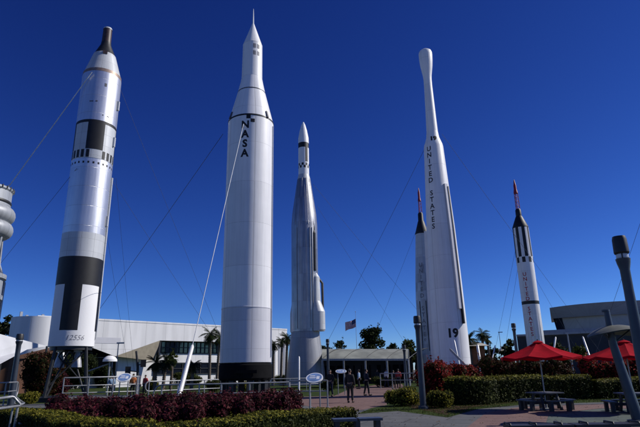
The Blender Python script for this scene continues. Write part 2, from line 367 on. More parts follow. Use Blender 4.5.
def hedge(name, path, w, h, leaf, label, dens=330, size=.05, cm='core', cat='hedge', group=None, wob=.05):
    """clipped hedge sweeping along a ground path (list of 2D points, centre line)"""
    pts = [Vector((p[0], p[1], 0)) for p in path]; o0 = pts[0].copy(); root = empty(name, o0, 0, label, cat, group)
    core = MB(); core.cm = cm; P_, N_ = [], []
    nn = []
    for i in range(len(pts)):
        d = (pts[min(i+1, len(pts)-1)]-pts[max(i-1, 0)]).normalized(); nn.append(Vector((-d.y, d.x, 0)))
    ph = random.uniform(0, 9)
    def wb(s, k): return wob*(math.sin(s*1.3+ph+k)+.6*math.sin(s*3.1+k*2+ph)+.4*math.sin(s*7.3+k*5))
    s_ = 0; k = .86
    def ring(i, s, kk):
        hh = h*(1 if kk == 1 else .93)+wb(s, 0); a = w/2*kk+wb(s, 1)*.5; b = w/2*kk+wb(s, 2)*.5
        return [pts[i]+nn[i]*a, pts[i]+nn[i]*a*1.0+Vector((0, 0, hh*.9)), pts[i]+nn[i]*a*.8+Vector((0, 0, hh)), pts[i]-nn[i]*b*.8+Vector((0, 0, hh)), pts[i]-nn[i]*b+Vector((0, 0, hh*.9)), pts[i]-nn[i]*b]
    S = [0]
    for i in range(1, len(pts)): S.append(S[-1]+(pts[i]-pts[i-1]).length)
    rings = [ring(i, S[i], k) for i in range(len(pts))]; ro = [ring(i, S[i], 1) for i in range(len(pts))]
    for i in range(len(pts)-1):
        core.add([v-o0 for v in rings[i]+rings[i+1]], [(j, j+1, 7+j, 6+j) for j in range(5)])
        for j in range(5):
            a, b, c, d = ro[i][j], ro[i][j+1], ro[i+1][j+1], ro[i+1][j]
            ar = (b-a).cross(d-a).length; n = int(ar*dens)+1
            no = (d-a).cross(b-a).normalized()
            if no.z < -.1 or (abs(no.z) <= .1 and no.dot(nn[i])*(1 if j < 2 else -1) < 0): no = -no
            uv = RNG.random((n, 2)); A, B, C_, D_ = [np.array(q-o0) for q in (a, b, c, d)]
            p = A+(B-A)*uv[:, :1]*(1-uv[:, 1:])+(D_-A)*uv[:, 1:]*(1-uv[:, :1])+(C_-A)*uv[:, :1]*uv[:, 1:]
            p = p+np.array(no)*((RNG.random((n, 1))-.65)*.09)
            P_.append(p); N_.append(np.repeat(np.array([no]), n, 0))
    for e, sgn in ((0, -1), (-1, 1)):
        core.add([v-o0 for v in rings[e]], [tuple(range(6)) if sgn < 0 else tuple(range(5, -1, -1))])
        d = (pts[1]-pts[0]).normalized() if e == 0 else (pts[-1]-pts[-2]).normalized()
        n = int(w*h*dens); c = pts[e]-o0; u = (RNG.random((n, 1))-.5)*w; z = RNG.random((n, 1))*h
        p = np.array(c)+np.array(nn[e])*u+np.array([0, 0, 1])*z+np.array(d)*sgn*(RNG.random((n, 1))*.08)
        P_.append(p); N_.append(np.repeat(np.array([d*sgn]), n, 0))
    P_, N_ = np.concatenate(P_), np.concatenate(N_)
    nz = np.sin(P_[:, 0]*3.1+np.sin(P_[:, 1]*2.3))*np.cos(P_[:, 1]*2.7+P_[:, 2]*4)+.5*np.sin(P_[:, 0]*9+P_[:, 2]*7)*np.cos(P_[:, 1]*8)
    keep = RNG.random(len(P_)) < np.clip(.9+nz*.3, .3, 1); P_, N_ = P_[keep], N_[keep]
    up = np.where(N_[:, 2] > .6)[0]; pick = RNG.choice(up, max(4, len(up)//420)); S_ = []
    for i in pick:
        d = np.array([0, 0, 1])+RNG.normal(size=3)*.3; L = size*RNG.uniform(1.5, 4)
        for k in range(5): S_.append(P_[i]+d*L*(k+1)/5+RNG.normal(size=3)*size*.3)
    P_ = np.concatenate([P_, np.array(S_)]); N_ = np.concatenate([N_, np.tile([0, 0, 1.0], (len(S_), 1))])
    lv = leaf_arrays(P_, N_, size, .5)
    leaf_mesh('foliage', lv, leaf, root, core, 'hedge_side_shade', (N_[:, 2] < .5) & (P_[:, 2] < h*(.93+RNG.normal(size=len(P_))*.06)))  # side-facing leaves get the colour with shade painted in
    return root

# lettering ----------------------------------------------------------
def text_mesh(body, size, bold=0.0, align='CENTER', shear=0):
    cu = bpy.data.curves.new('lettering', 'FONT'); cu.body = body; cu.size = size; cu.align_x = align; cu.align_y = 'CENTER'; cu.offset = bold; cu.shear = shear
    cu.resolution_u = 3
    ob = bpy.data.objects.new('lettering', cu); COL.objects.link(ob)
    dg = bpy.context.evaluated_depsgraph_get(); me = bpy.data.meshes.new_from_object(ob.evaluated_get(dg))
    bpy.data.objects.remove(ob); bpy.data.curves.remove(cu); return me
def wrap_text(name, chars, size, az, zc, rfun, material, parent, step=None, rot=0.0, bold=0.0, off=.006, shear=0, wide=1.0):
    """chars stacked downward from zc (step) or one run; wrapped on the skin at azimuth az"""
    if step and ' ' in chars:
        for wd in chars.split(' '): wrap_text(name, wd, size, az, zc-chars.index(wd)*step, rfun, material, parent, step, rot, bold, off, shear, wide)
        return
    big = bmesh.new()
    runs = [(c, zc-i*step) for i, c in enumerate(chars)] if step else [(chars, zc)]
    for c, z in runs:
        if c == ' ': continue
        me = text_mesh(c, size, bold, shear=shear); bm = bmesh.new(); bm.from_mesh(me); bpy.data.meshes.remove(me)
        if not bm.verts: bm.free(); continue
        if rot: bmesh.ops.rotate(bm, verts=bm.verts, cent=(0, 0, 0), matrix=Matrix.Rotation(rot, 3, 'Z'))
        for v in bm.verts: v.co.x *= wide
        xs = [v.co.x for v in bm.verts]; x0, x1 = min(xs), max(xs); k = x0
        while k < x1:
            k += .1; bmesh.ops.bisect_plane(bm, geom=bm.verts[:]+bm.edges[:]+bm.faces[:], plane_co=(k, 0, 0), plane_no=(1, 0, 0))
        ys = [v.co.y for v in bm.verts]; k = min(ys)
        while k < max(ys):
            k += .3; bmesh.ops.bisect_plane(bm, geom=bm.verts[:]+bm.edges[:]+bm.faces[:], plane_co=(0, k, 0), plane_no=(0, 1, 0))
        for v in bm.verts:
            zz = z+v.co.y; r = rfun(zz)+off; a = az+v.co.x/r
            v.co = Vector((r*math.cos(a), r*math.sin(a), zz))
        tmp = bpy.data.meshes.new('t'); bm.to_mesh(tmp); bm.free(); big.from_mesh(tmp); bpy.data.meshes.remove(tmp)
    me = bpy.data.meshes.new(name); big.to_mesh(me); big.free(); me.materials.append(MT[material])
    o = bpy.data.objects.new(name, me); COL.objects.link(o); o.parent = parent; return o
def rf(prof):
    z = [p[0] for p in prof]; r = [p[1] for p in prof]
    return lambda q: float(np.interp(q, z, r))

# ------------------------------------------------------------------ sky and sun
SUN_AZ = rad(83); SUN_EL = rad(38)       # azimuth to the right of the viewing direction
sd = Vector((math.sin(SUN_AZ)*math.cos(SUN_EL), math.cos(SUN_AZ)*math.cos(SUN_EL), math.sin(SUN_EL)))
w = bpy.data.worlds.new('World'); scene.world = w; w.use_nodes = True
nt = w.node_tree; bg = nt.nodes['Background']
sk = nt.nodes.new('ShaderNodeTexSky'); sk.sky_type = 'NISHITA'; sk.sun_disc = False
sk.sun_elevation = SUN_EL; sk.sun_rotation = SUN_AZ; sk.altitude = 0; sk.air_density = .7; sk.dust_density = 0.0; sk.ozone_density = 6.0
# deep polarised blue: per-channel contrast on the physical sky
sep = nt.nodes.new('ShaderNodeSeparateColor'); cmb = nt.nodes.new('ShaderNodeCombineColor'); nt.links.new(sk.outputs[0], sep.inputs[0])
for ch, (g, a) in enumerate(((1.70, 1.12), (1.61, 1.06), (1.28, 1.13))):
    prev = sep.outputs[ch]
    for op, v in (('MULTIPLY', .1), ('POWER', g), ('MULTIPLY', a), ('MINIMUM', .9), ('MULTIPLY', 10)):
        q = nt.nodes.new('ShaderNodeMath'); q.operation = op; nt.links.new(prev, q.inputs[0]); q.inputs[1].default_value = v; prev = q.outputs[0]
    nt.links.new(prev, cmb.inputs[ch])
nt.links.new(cmb.outputs[0], bg.inputs[0]); bg.inputs[1].default_value = .1
sl = bpy.data.lights.new('sun', 'SUN'); sl.energy = 4.3; sl.angle = rad(.5); sl.color = (1, .955, .89)
so = bpy.data.objects.new('sun', sl); COL.objects.link(so); so.rotation_euler = (-sd).to_track_quat('-Z', 'Y').to_euler()
scene.view_settings.view_transform = 'Standard'; scene.view_settings.look = 'None'; scene.view_settings.exposure = 0

# ------------------------------------------------------------------ ground
def sheet(name, poly, z, m):
    mb = MB(); mb.poly([(p.x, p.y, z) for p in poly]); return tag(mb.build(name, m), None, None, kind='structure')
mb = MB(); mb.poly([(-3000, -200, 0), (3000, -200, 0), (3000, 5000, 0), (-3000, 5000, 0)]); tag(mb.build('ground', 'concrete'), None, None, kind='structure')
lawnL = [Vector(p) for p in ((-40, 4, 0), (-4, 4, 0), (0.6, 17.2, 0), (-.4, 22, 0), (-2.5, 26, 0), (-10, 30, 0), (-40, 34, 0))]
sheet('lawn', lawnL, .004, 'lawn')
lawnR = [G(*q) for q in ((357, 414), (398, 411), (448, 417.5), (478, 409), (520, 405), (590, 402.5), (720, 400), (720, 392), (560, 390), (380, 391), (386, 397), (384, 403))]
sheet('lawn', lawnR, .004, 'lawn')
sheet('mulch_bed', [G(*q) for q in ((412, 408), (446, 415), (474, 407), (520, 402), (590, 399.5), (720, 396), (720, 393), (560, 391), (400, 393), (392, 401))], .008, 'mulch')
pink1 = [G(*q) for q in ((286, 397), (334, 396), (352, 388), (376, 385), (402, 384), (404, 387), (388, 392), (385, 398), (387, 405), (362, 410), (338, 411), (300, 405))]
sheet('plaza', pink1, .006, 'pink')
pink2 = [G(*q) for q in ((450, 440), (470, 425), (486, 413), (520, 407), (590, 404.5), (720, 402), (720, 409), (600, 408.5), (549, 414), (540, 440))]
sheet('plaza', pink2, .006, 'pink')
gg = [G(*q) for q in ((540.5, 440), (549.5, 414.2), (600, 408.8), (720, 409.3), (760, 440))]
sheet('terrace', gg, .006, 'greengrey')
# far grass belt behind the exhibits
sheet('lawn', [Vector(p) for p in ((-60, 44, 0), (-6, 33, 0), (-1, 33, 0), (3, 44, 0), (60, 50, 0), (90, 120, 0), (-90, 120, 0))], .004, 'lawn')
# grass blades
def blades(name, poly, n, size, avoid=None):
    xs = [p.x for p in poly]; ys = [p.y for p in poly]
    p = np.stack([RNG.uniform(min(xs), max(xs), n*3), RNG.uniform(min(ys), max(ys), n*3)], 1)
    ins = np.zeros(len(p), bool); j = len(poly)-1
    for i in range(len(poly)):
        xi, yi, xj, yj = poly[i].x, poly[i].y, poly[j].x, poly[j].y
        ins ^= ((yi > p[:, 1]) != (yj > p[:, 1])) & (p[:, 0] < (xj-xi)*(p[:, 1]-yi)/(yj-yi+1e-9)+xi); j = i
    p = p[ins][:n]; q = np.concatenate([p, np.full((len(p), 1), size*.7)], 1)
    lv = leaf_arrays(q, np.tile([0, 0, .15], (len(q), 1)), size, 1, .22, .6, up=1.6)
    return tag(leaf_mesh(name, lv, 'grassblade'), 'short green grass growing on the lawns', 'grass', kind='stuff')
gl = [Vector(p) for p in ((-16, 13, 0), (-5, 11, 0), (0.6, 17.2, 0), (-.4, 22, 0), (-9, 24, 0), (-16, 26, 0))]
blades('grass', gl, 26000, .045)
blades('grass', lawnR[:8]+[G(560, 398), G(470, 403), G(400, 404)], 14000, .04)

# fallen leaves on the paving
pts = [G(RNG.uniform(338, 660), RNG.uniform(398, 432)) for _ in range(900)]
q = np.array([(p.x, p.y, .014) for p in pts]); lv = leaf_arrays(q, np.tile([0, 0, 3.0], (len(q), 1)), .03, .6)
MT['litter'] = leafmat('dry_leaf', [(.05, .03, .015), (.12, .07, .03), (.16, .12, .05)], .1)
tag(leaf_mesh('leaf_litter', lv, 'litter'), 'small dry leaves scattered over the paving', 'leaf litter', kind='stuff')

# ------------------------------------------------------------------ rockets
FACE = -math.pi/2
def base_az(x, y): return math.atan2(-y, -x)        # azimuth on a rocket that faces the camera
# --- tall silver two-stage rocket with capsule (left)
TX, TY = -18.13, 38.80; TA = base_az(TX, TY)
t = empty('rocket', (TX, TY, 0), 0, 'tall silver and white rocket with black panels and a dark capsule, nearest the left edge', 'rocket')
prof = [(3.66, 1.52), (4.5, 1.525), (20.2, 1.525), (24.0, 1.525)]
R0 = 1.525
mb = MB(); mb.lathe([(3.66, R0-.02), (3.68, R0), (9.72, R0)], 64, mi=0); mb.lathe([(9.72, R0), (11.9, R0)], 64, mi=1); mb.lathe([(11.9, R0), (17.7, R0), (17.72, R0-.02), (17.8, R0-.02), (17.82, R0)], 64, mi=2)
mb.lathe([(17.82, R0), (20.9, R0)], 64, mi=1); mb.lathe([(20.9, R0), (25.45, R0)], 64, mi=2)
mb.lathe([(3.66, 0), (3.66, R0-.02)], 64, mi=4)
# black band, roll pattern and inter-stage holes
mb.lathe([(9.4, R0), (10.95-.9, R0)], 64, mi=3, off=.006)
def sector(z0, z1, a0, a1, mi=3, off=.006, r=R0): mb.lathe([(z0, r), (z1, r)], 12, mi=mi, a0=a0, a1=a1, off=off)
sector(9.35, 10.02, 0, 2*math.pi)
mb.lathe([(8.0, R0), (10.0, R0)], 64, mi=3, off=.008)
for k, (a0, a1) in enumerate(((-.62, .18), (1.2, 2.1), (2.9, 3.75))): sector(4.75, 8.0, TA+a0, TA+a1)
mb.lathe([(20.82, R0), (21.06, R0)], 64, mi=3, off=.006)
for a0, a1 in ((-.42, .42), (1.35, 2.0), (2.8, 3.5), (-1.9, -1.25)): sector(18.55, 20.82, TA+a0, TA+a1)
for a in range(24):
    a0 = TA-2.2+a*2*math.pi/24
    if abs(((a0-TA+math.pi) % (2*math.pi))-math.pi) > .3: sector(17.85, 18.5, a0, a0+.16)
for a in range(26): sector(17.35, 17.52, TA+a*2*math.pi/26, TA+a*2*math.pi/26+.09)
mb.build('body', ['bwhite', 'adapter', 'silver', 'black', 'dmetal'], t)
mb = MB(); mb.lathe([(25.45, 1.53), (25.75, 1.50)], 64, mi=1); mb.lathe([(25.75, 1.47), (27.7, .90)], 64, mi=0); mb.build('adapter', ['adapter', 'bronze'], t)
mb = MB(); mb.lathe([(27.7, .88), (28.78, .43), (29.05, .40)], 48, mi=0); mb.lathe([(29.05, .385), (30.35, .36)], 32, mi=1); mb.lathe([(30.35, .38), (30.5, .34), (30.58, .18), (30.6, 0)], 32, mi=2)
mb.box((math.cos(TA)*.86, math.sin(TA)*.86, 27.55), (.35, .35, .3), TA, 1)
mb.build('capsule', ['dmetal', 'dred', 'adapter'], t)
for da in (1.42, -2.0): mb = MB(); mb.beam((math.cos(TA+da)*1.56, math.sin(TA+da)*1.56, 4.2), (math.cos(TA+da)*1.56, math.sin(TA+da)*1.56, 16.8), .16, .14); mb.build('conduit', 'adapter', t)
for da, z in ((1.15, 23.0), (1.1, 19.7), (1.25, 13.1)): mb = MB(); mb.box((math.cos(TA+da)*1.56, math.sin(TA+da)*1.56, z), (.2, .2, .8), TA+da); mb.build('side_fitting', 'adapter', t)
mb = MB()
for da, z, ww, hh in ((.15, 24.1, .18, .3), (-.5, 22.6, .3, .1), (-.2, 22.62, .16, .12), (.45, 21.5, .2, .1), (.2, 21.5, .1, .1)):
    mb = MB(); mb.lathe([(z, R0), (z+hh, R0)], 3, a0=TA+da, a1=TA+da+ww/R0, off=.005); mb.build('marking', 'greytext', t)
wrap_text('lettering', '12556', .50, TA+.10, 4.22, lambda z: R0, 'palelet', t, shear=.3)
for s in (-1, 1):
    mb = MB(); cx = .62*s; mb.lathe([(2.25, .36), (2.7, .29), (3.1, .18), (3.35, .13)], 24, c=(cx, -.2, 0)); mb.lathe([(3.3, .28), (3.7, .28)], 16, c=(cx, -.2, 0)); mb.build('engine_nozzle', 'chrome', t)
mb = MB()
for k in range(4):
    a = TA+.785+k*math.pi/2; c, s = math.cos(a), math.sin(a)
    mb.tube([(c*1.9, s*1.9, 0), (c*1.38, s*1.38, 3.62)], .11, 8); mb.tube([(c*1.75, s*1.75, .2), (c*.3, s*.3, 3.1)], .06, 8)
    a2 = a+math.pi/2; mb.tube([(c*1.8, s*1.8, .9), (math.cos(a2)*1.4, math.sin(a2)*1.4, 3.4)], .05, 6)
mb.lathe([(3.42, 1.40), (3.655, 1.40)], 48); mb.box((0, 0, .15), (4.2, 4.2, .3))
for k in range(9):                                     # plumbing between the engines
    a = k*.7; mb.tube([(math.cos(a)*.4, math.sin(a)*.4, 3.6), (math.cos(a+.5)*.8, math.sin(a+.5)*.8, 3.0), (math.cos(a+1)*.5, math.sin(a+1)*.5, 2.5)], .05, 6)
mb.build('launch_stand', 'dmetal', t)

# --- big white rocket with spike (NASA)
JX, JY = -4.01, 28.26; JA = base_az(JX, JY)
t = empty('rocket', (JX, JY, 0), 0, 'broad white rocket lettered NASA with a spiked nose, nearest to the viewer', 'rocket')
jp = [(2.14, 1.335), (4.87, 1.335), (15.83, 1.335)]
mb = MB(); mb.lathe([(2.14, 1.31), (2.16, 1.335), (4.86, 1.335)], 72, mi=1); mb.lathe([(4.86, 1.335), (4.87, 1.35), (4.92, 1.35), (4.93, 1.335)], 72, mi=1)
mb.lathe([(4.93, 1.335), (11.6, 1.335), (15.74, 1.335)], 72, mi=0); mb.lathe([(15.74, 1.335), (15.76, 1.35), (15.84, 1.345)], 72, mi=2)
mb.lathe([(15.84, 1.32), (17.78, .845)], 72, mi=0); mb.lathe([(17.78, .855), (17.84, .84)], 60, mi=2)
mb.lathe([(17.84, .83), (18.45, .70), (18.8, .635)], 60, mi=0); mb.lathe([(18.8, .625), (21.15, .60), (21.2, .60)], 60, mi=0)
mb.lathe([(21.2, .595), (22.86, .05)], 48, mi=0); mb.lathe([(2.14, 0), (2.14, 1.31)], 48, mi=2)
mb.build('body', ['white', 'grey_skin', 'dmetal'], t)
mb = MB(); mb.tube([(0, 0, 22.8), (0, 0, 23.4), (0, 0, 23.95)], [.055, .035, .012], 8); mb.build('nose_spike', 'bwhite', t)
jr = rf([(0, 1.335), (15.8, 1.335), (15.84, 1.32), (17.8, .84)])
wrap_text('lettering', 'NASA', .62, JA-.24, 15.13, jr, 'text', t, step=.585, bold=.026, wide=.95)
mb = MB()                                               # quartered roundel above the letters
for q in ((0, 1), (1, 0)):
    a0 = JA-.20+(.18 if q[0] else 0); z0 = 15.30+(.22 if q[1] else 0)
    mb.lathe([(z0, 1.335), (z0+.22, 1.335)], 6, a0=a0, a1=a0+.18, off=.006)
mb.build('emblem', 'text', t)
mb = MB()
for dz in (0, .5):
    for q in (0, 1): mb = MB(); mb.lathe([(20.2+dz, .605), (20.5+dz, .603)], 4, a0=JA+.05+q*.42, a1=JA+.05+q*.42+.3, off=.006); mb.build('vent_panel', 'palelet', t)
mb = MB()
for da in (.78, -1.1, 2.3):
    c, s = math.cos(JA+da), math.sin(JA+da); mb = MB(); mb.beam((c*1.36, s*1.36, 15.8), (c*1.22, s*1.22, 16.25), .10, .12); mb.build('lifting_lug', 'greytext', t)
mb = MB(); da = 1.22; c, s = math.cos(JA+da), math.sin(JA+da); mb.beam((c*1.36, s*1.36, 2.4), (c*1.36, s*1.36, 15.5), .09, .06); mb.build('conduit', 'white', t)
mb = MB(); mb.lathe([(1.28, 1.30), (1.40, 1.37), (2.02, 1.37), (2.12, 1.31)], 64); mb.lathe([(1.28, 0), (1.28, 1.30)], 48)
mb.box((math.cos(JA)*1.36, math.sin(JA)*1.36, 1.7), (.08, 1.1, .16), JA)
mb.build('base_ring', 'matblack', t)
mb = MB()
for k in range(8):
    a = JA+.2+k*math.pi/4; c, s = math.cos(a), math.sin(a); mb.box((c*1.15, s*1.15, .64), (.24, .3, 1.28), a)
mb.box((0, 0, .12), (3.2, 3.2, .24)); mb.build('launch_stand', 'dmetal', t)

# --- stainless steel rocket with flared skirt and side pods (centre)
AX, AY = -1.88, 59.5; AA = base_az(AX, AY)
t = empty('rocket', (AX, AY, 0), 0, 'bare metal rocket with slim white nose and flared grey skirt, right of the NASA rocket', 'rocket')
mb = MB(); mb.lathe([(0.3, 2.12), (1.5, 2.08), (2.14, 2.02), (5.75, 1.58)], 64, mi=1); mb.lathe([(5.75, 1.60), (5.85, 1.60), (5.9, 1.525)], 64, mi=1)
mb.lathe([(5.9, 1.525), (18.1, 1.525)], 64, mi=0); mb.lathe([(18.1, 1.525), (19.47, 1.43), (23.9, .80)], 64, mi=0)
mb.lathe([(23.9, .80), (24.5, .66)], 48, mi=2); mb.build('body', ['steel', 'steel_dull', 'adapter'], t)
mb = MB(); mb.lathe([(24.5, .645), (28.0, .645)], 48, mi=0); mb.lathe([(28.0, .65), (28.65, .65)], 48, mi=1); mb.lathe([(28.65, .66), (29.4, .64), (30.4, .46), (31.2, .25), (31.6, .08), (31.65, 0)], 48, mi=2)
for k in range(16):
    for j in range(2):
        if (k+j) % 2 == 0: mb.lathe([(25.3+.32*j, .645), (25.62+.32*j, .645)], 3, mi=1, a0=AA+k*math.pi/8, a1=AA+(k+1)*math.pi/8, off=.006)
mb.lathe([(26.1, .645), (28.0, .645)], 4, mi=1, a0=AA+.35, a1=AA+.9, off=.006)
mb.build('upper_stage', ['bwhite', 'black', 'white'], t)
def pod(name, da, r, z0, z1, zt, w_, out, m):
    mb = MB(); a = AA+da; c, s = math.cos(a), math.sin(a); ax = Vector((c, s, 0)); ay = Vector((-s, c, 0)); rings = []
    zs = [z0, z0+.15, zt, zt+(z1-zt)*.27, z1-.5, z1]; os = [out*.9, out, out, out*.42, out*.34, .02]; ws = [w_, w_, w_, w_*.8, w_*.62, w_*.2]
    n = 14
    for z, o, ww in zip(zs, os, ws): rings.append([ax*(r-.1+(o+.1)*math.sin(math.pi*k/n)**.8)+ay*(ww*-math.cos(math.pi*k/n))+Vector((0, 0, z)) for k in range(n+1)])
    for i in range(len(rings)-1): mb.add(rings[i]+rings[i+1], [(k, k+1, n+2+k, n+1+k) for k in range(n)], 0, True)
    mb.add(rings[0], [tuple(range(n, -1, -1))])
    return mb.build(name, m, t)
pod('side_pod', 1.08, 1.5, 5.9, 12.4, 8.0, .78, .90, 'adapter')
pod('side_pod', 1.08+math.pi, 1.5, 5.9, 11.5, 8.0, .55, .32, 'adapter')
pod('equipment_pod', .86, 1.5, 12.6, 18.2, 17.0, .22, .16, 'dmetal')
mb = MB()
for da in (-.6, .42, .6): c, s = math.cos(AA+da), math.sin(AA+da); mb = MB(); mb.tube([(c*1.55, s*1.55, 6.2), (c*1.55, s*1.55, 17.6)], .05, 6); mb.build('conduit', 'steel_dull', t)
mb = MB(); c, s = math.cos(AA+1.6), math.sin(AA+1.6); mb.tube([(c*2.0, s*2.0, 7.0), (c*2.0, s*2.0, 11.3), (c*1.55, s*1.55, 11.9)], .14, 8); mb.build('conduit', 'dmetal', t)
for da in (-.75, -.25, .3, .8): c, s = math.cos(AA+da), math.sin(AA+da); mb = MB(); mb.tube([(c*1.53, s*1.53, 18.0), (c*.82, s*.82, 23.9)], .04, 6); mb.build('conduit', 'steel_dull', t)

# --- tapered white rocket lettered UNITED STATES, 19
HX_, HY_ = 8.90, 37.40; HA = base_az(HX_, HY_)
t = empty('rocket', (HX_, HY_, 0), 0, 'tapered white rocket lettered UNITED STATES and 19, with a thin neck and bulbous tip', 'rocket')
hp = [(.5, 1.225), (3.9, 1.22), (8, 1.13), (11.5, 1.03), (14.3, .90), (18.1, .735), (18.3, .70), (18.9, .50), (19.4, .44)]
mb = MB(); mb.lathe(hp[:3], 64, mi=1); mb.lathe(hp[2:], 64, mi=0); mb.lathe([(19.4, .44), (20.6, .40), (21.9, .365), (23.4, .325), (24.05, .325), (24.4, .35), (24.8, .41), (25.3, .485), (25.8, .53), (26.3, .55), (26.5, .54), (26.66, .48), (26.76, .36), (26.8, .16), (26.92, .13), (26.95, 0)], 48, mi=0)
mb.build('body', ['white', 'white'], t)
hr = rf(hp)
wrap_text('lettering', 'UNITED STATES', .54, HA-.50, 17.75, hr, 'text', t, step=.515, bold=.012, wide=.95)
wrap_text('number', '19', .80, HA+.16, 3.95, hr, 'text', t, bold=.034)
wrap_text('number', '19', .52, HA+.06, 18.62, hr, 'text', t, bold=.034, rot=0)
def strip(name, da, w_, d_, zz, m, par):
    mb = MB()
    for a, b in zip(zz[:-1], zz[1:]):
        ra, rb = hr(a)+d_*.4, hr(b)+d_*.4; c, s = math.cos(HA+da), math.sin(HA+da); mb.beam((c*ra, s*ra, a), (c*rb, s*rb, b), w_, d_)
    return mb.build(name, m, par)
strip('conduit', .72, .26, .16, [5.6, 8, 11.5, 14.8], 'grey_skin', t)
strip('conduit', .86, .10, .2, [4.6, 8, 11.5, 14.6], 'black', t)
strip('conduit', -1.75, .34, .2, [1.5, 3.9, 8, 11.5], 'white', t)
for k in range(4):
    a = HA+.5+k*math.pi/2; c, s = math.cos(a), math.sin(a)
    mb = MB(); mb.add([(c*1.2, s*1.2, 0.5), (c*2.0, s*2.0, .2), (c*2.0, s*2.0, .6), (c*1.2, s*1.2, 2.3)], [(0, 1, 2, 3)]); 
    mb.add([Vector(v)+Vector((-s*.06, c*.06, 0)) for v in ((c*1.2, s*1.2, 0.5), (c*2.0, s*2.0, .2), (c*2.0, s*2.0, .6), (c*1.2, s*1.2, 2.3))], [(3, 2, 1, 0)]); mb.build('fin', 'white', t)
mb = MB(); mb.lathe([(0, 1.4), (.5, 1.4), (.5, 0)], 32); mb.build('launch_stand', 'dmetal', t)

def escape_tower(par, z0, zc, z1, r):
    mb = MB(); n = 3
    tops = [Vector((.22*math.cos(k*2.094), .22*math.sin(k*2.094), zc)) for k in range(3)]; bots = [Vector((r*math.cos(k*2.094), r*math.sin(k*2.094), z0)) for k in range(3)]
    for k in range(3):
        mb.tube([bots[k], tops[k]], .034, 6)
        for j in range(4):
            f0, f1 = j/4, (j+1)/4; p = bots[k].lerp(tops[k], f0); q = bots[(k+1) % 3].lerp(tops[(k+1) % 3], f1); mb.tube([p, q], .02, 5); mb.tube([bots[k].lerp(tops[k], f1), q], .018, 5)
    mb.lathe([(zc-.05, .2), (zc, .24), (zc+.4, .18), (zc+.5, .16), (z1-.75, .16), (z1-.6, .12), (z1-.1, .05), (z1, .01)], 20); mb.lathe([(zc-.05, 0), (zc-.05, .2)], 20)
    return mb.build('escape_tower', 'red', par)
def cap_profile(z0, z1, rb, rt): h = z1-z0; return [(z0, rb), (z0+.12, rb), (z0+h*.58, rt*1.35), (z0+h*.62, rt*1.15), (z0+h*.93, rt*1.1), (z1, rt*.8), (z1, 0)]

# --- silver rocket hidden behind the UNITED STATES one
X, Y = 14.60, 72.96; A_ = base_az(X, Y)
t = empty('rocket', (X, Y, 0), 0, 'silver rocket with black capsule and red tower, half hidden behind the UNITED STATES rocket', 'rocket')
mb = MB(); mb.lathe([(.4, 1.68), (2.6, 1.62), (5.5, 1.525), (10.86, 1.525)], 56, mi=0); mb.lathe([(10.86, 1.525), (13.5, 1.40), (16.8, 1.16)], 56, mi=0); mb.lathe([(16.8, 1.165), (20.25, .92)], 56, mi=1)
mb.build('body', ['steel2', 'adapter'], t)
mb = MB(); mb.lathe(cap_profile(20.25, 23.5, .96, .34), 40); mb.build('capsule', 'black', t)
escape_tower(t, 23.3, 25.3, 27.35, .28)
ar = rf([(5.5, 1.525), (10.86, 1.525), (13.5, 1.40), (16.8, 1.16), (20.3, .92)])
wrap_text('lettering', 'UNITED STATES', .8, A_-.42, 15.6, ar, 'fadelet', t, step=.86, bold=.015)
for da in (-1.25, 1.25+.3, .55):
    c, s = math.cos(A_+da), math.sin(A_+da)
    mb = MB(); mb.add([(c*1.45+q*-s, s*1.45+q*c, z) for q in (-.6, .6) for z in (.4, 3.2)]+[(c*2.25+q*-s, s*2.25+q*c, z) for q in (-.45, .45) for z in (.4, 2.0)]+[(c*1.55, s*1.55, 6.2)],
        [(0, 4, 5, 1), (2, 3, 7, 6), (4, 6, 7, 5), (0, 2, 6, 4), (1, 5, 8), (5, 7, 8), (7, 3, 8)]); mb.build('booster_fairing', 'dmetal', t)
mb = MB()
for da in (-.7, -.1): c, s = math.cos(A_+da), math.sin(A_+da); mb = MB(); mb.tube([(c*1.55, s*1.55, 4.0), (c*1.55, s*1.55, 10.6)], .06, 6); mb.build('conduit', 'dmetal', t)
mb = MB(); mb.lathe([(0, 1.5), (.4, 1.5), (.4, 0)], 32); mb.build('launch_stand', 'dmetal', t)

# --- slim white rocket with striped capsule adapter (right)
X, Y = 22.61, 57.18; A_ = base_az(X, Y)
t = empty('rocket', (X, Y, 0), 0, 'slim white rocket with black and white stripes and red lettering, rising behind the red umbrella', 'rocket')
mb = MB(); mb.lathe([(2.2, .89), (8.4, .89), (13.3, .89)], 48, mi=0); mb.lathe([(8.15, .89), (8.5, .89)], 48, mi=1, off=.006)
mb.lathe([(2.2, 0), (2.2, .89)], 32, mi=1); mb.lathe([(13.3, .89), (16.7, .85)], 48, mi=0)
for k in range(8):
    a0 = A_+.12+k*math.pi/4; mb.lathe([(13.35, .889), (16.7, .85)], 6, mi=1, a0=a0, a1=a0+math.pi/8, off=.006)
for k in range(16):
    if k % 2: continue
    a0 = A_+.12+k*math.pi/8+.39; mb.lathe([(12.7, .89), (13.3, .89)], 4, mi=1, a0=a0, a1=a0+math.pi/8, off=.006)
mb.build('body', ['white', 'black'], t)
mb = MB(); mb.lathe(cap_profile(16.72, 19.0, .86, .28), 40); mb.build('capsule', 'black', t)
escape_tower(t, 18.9, 20.9, 22.6, .24)
wrap_text('lettering', 'UNITED STATES', .56, A_-.24, 11.35, lambda z: .89, 'redtext', t, step=.53, bold=.012)
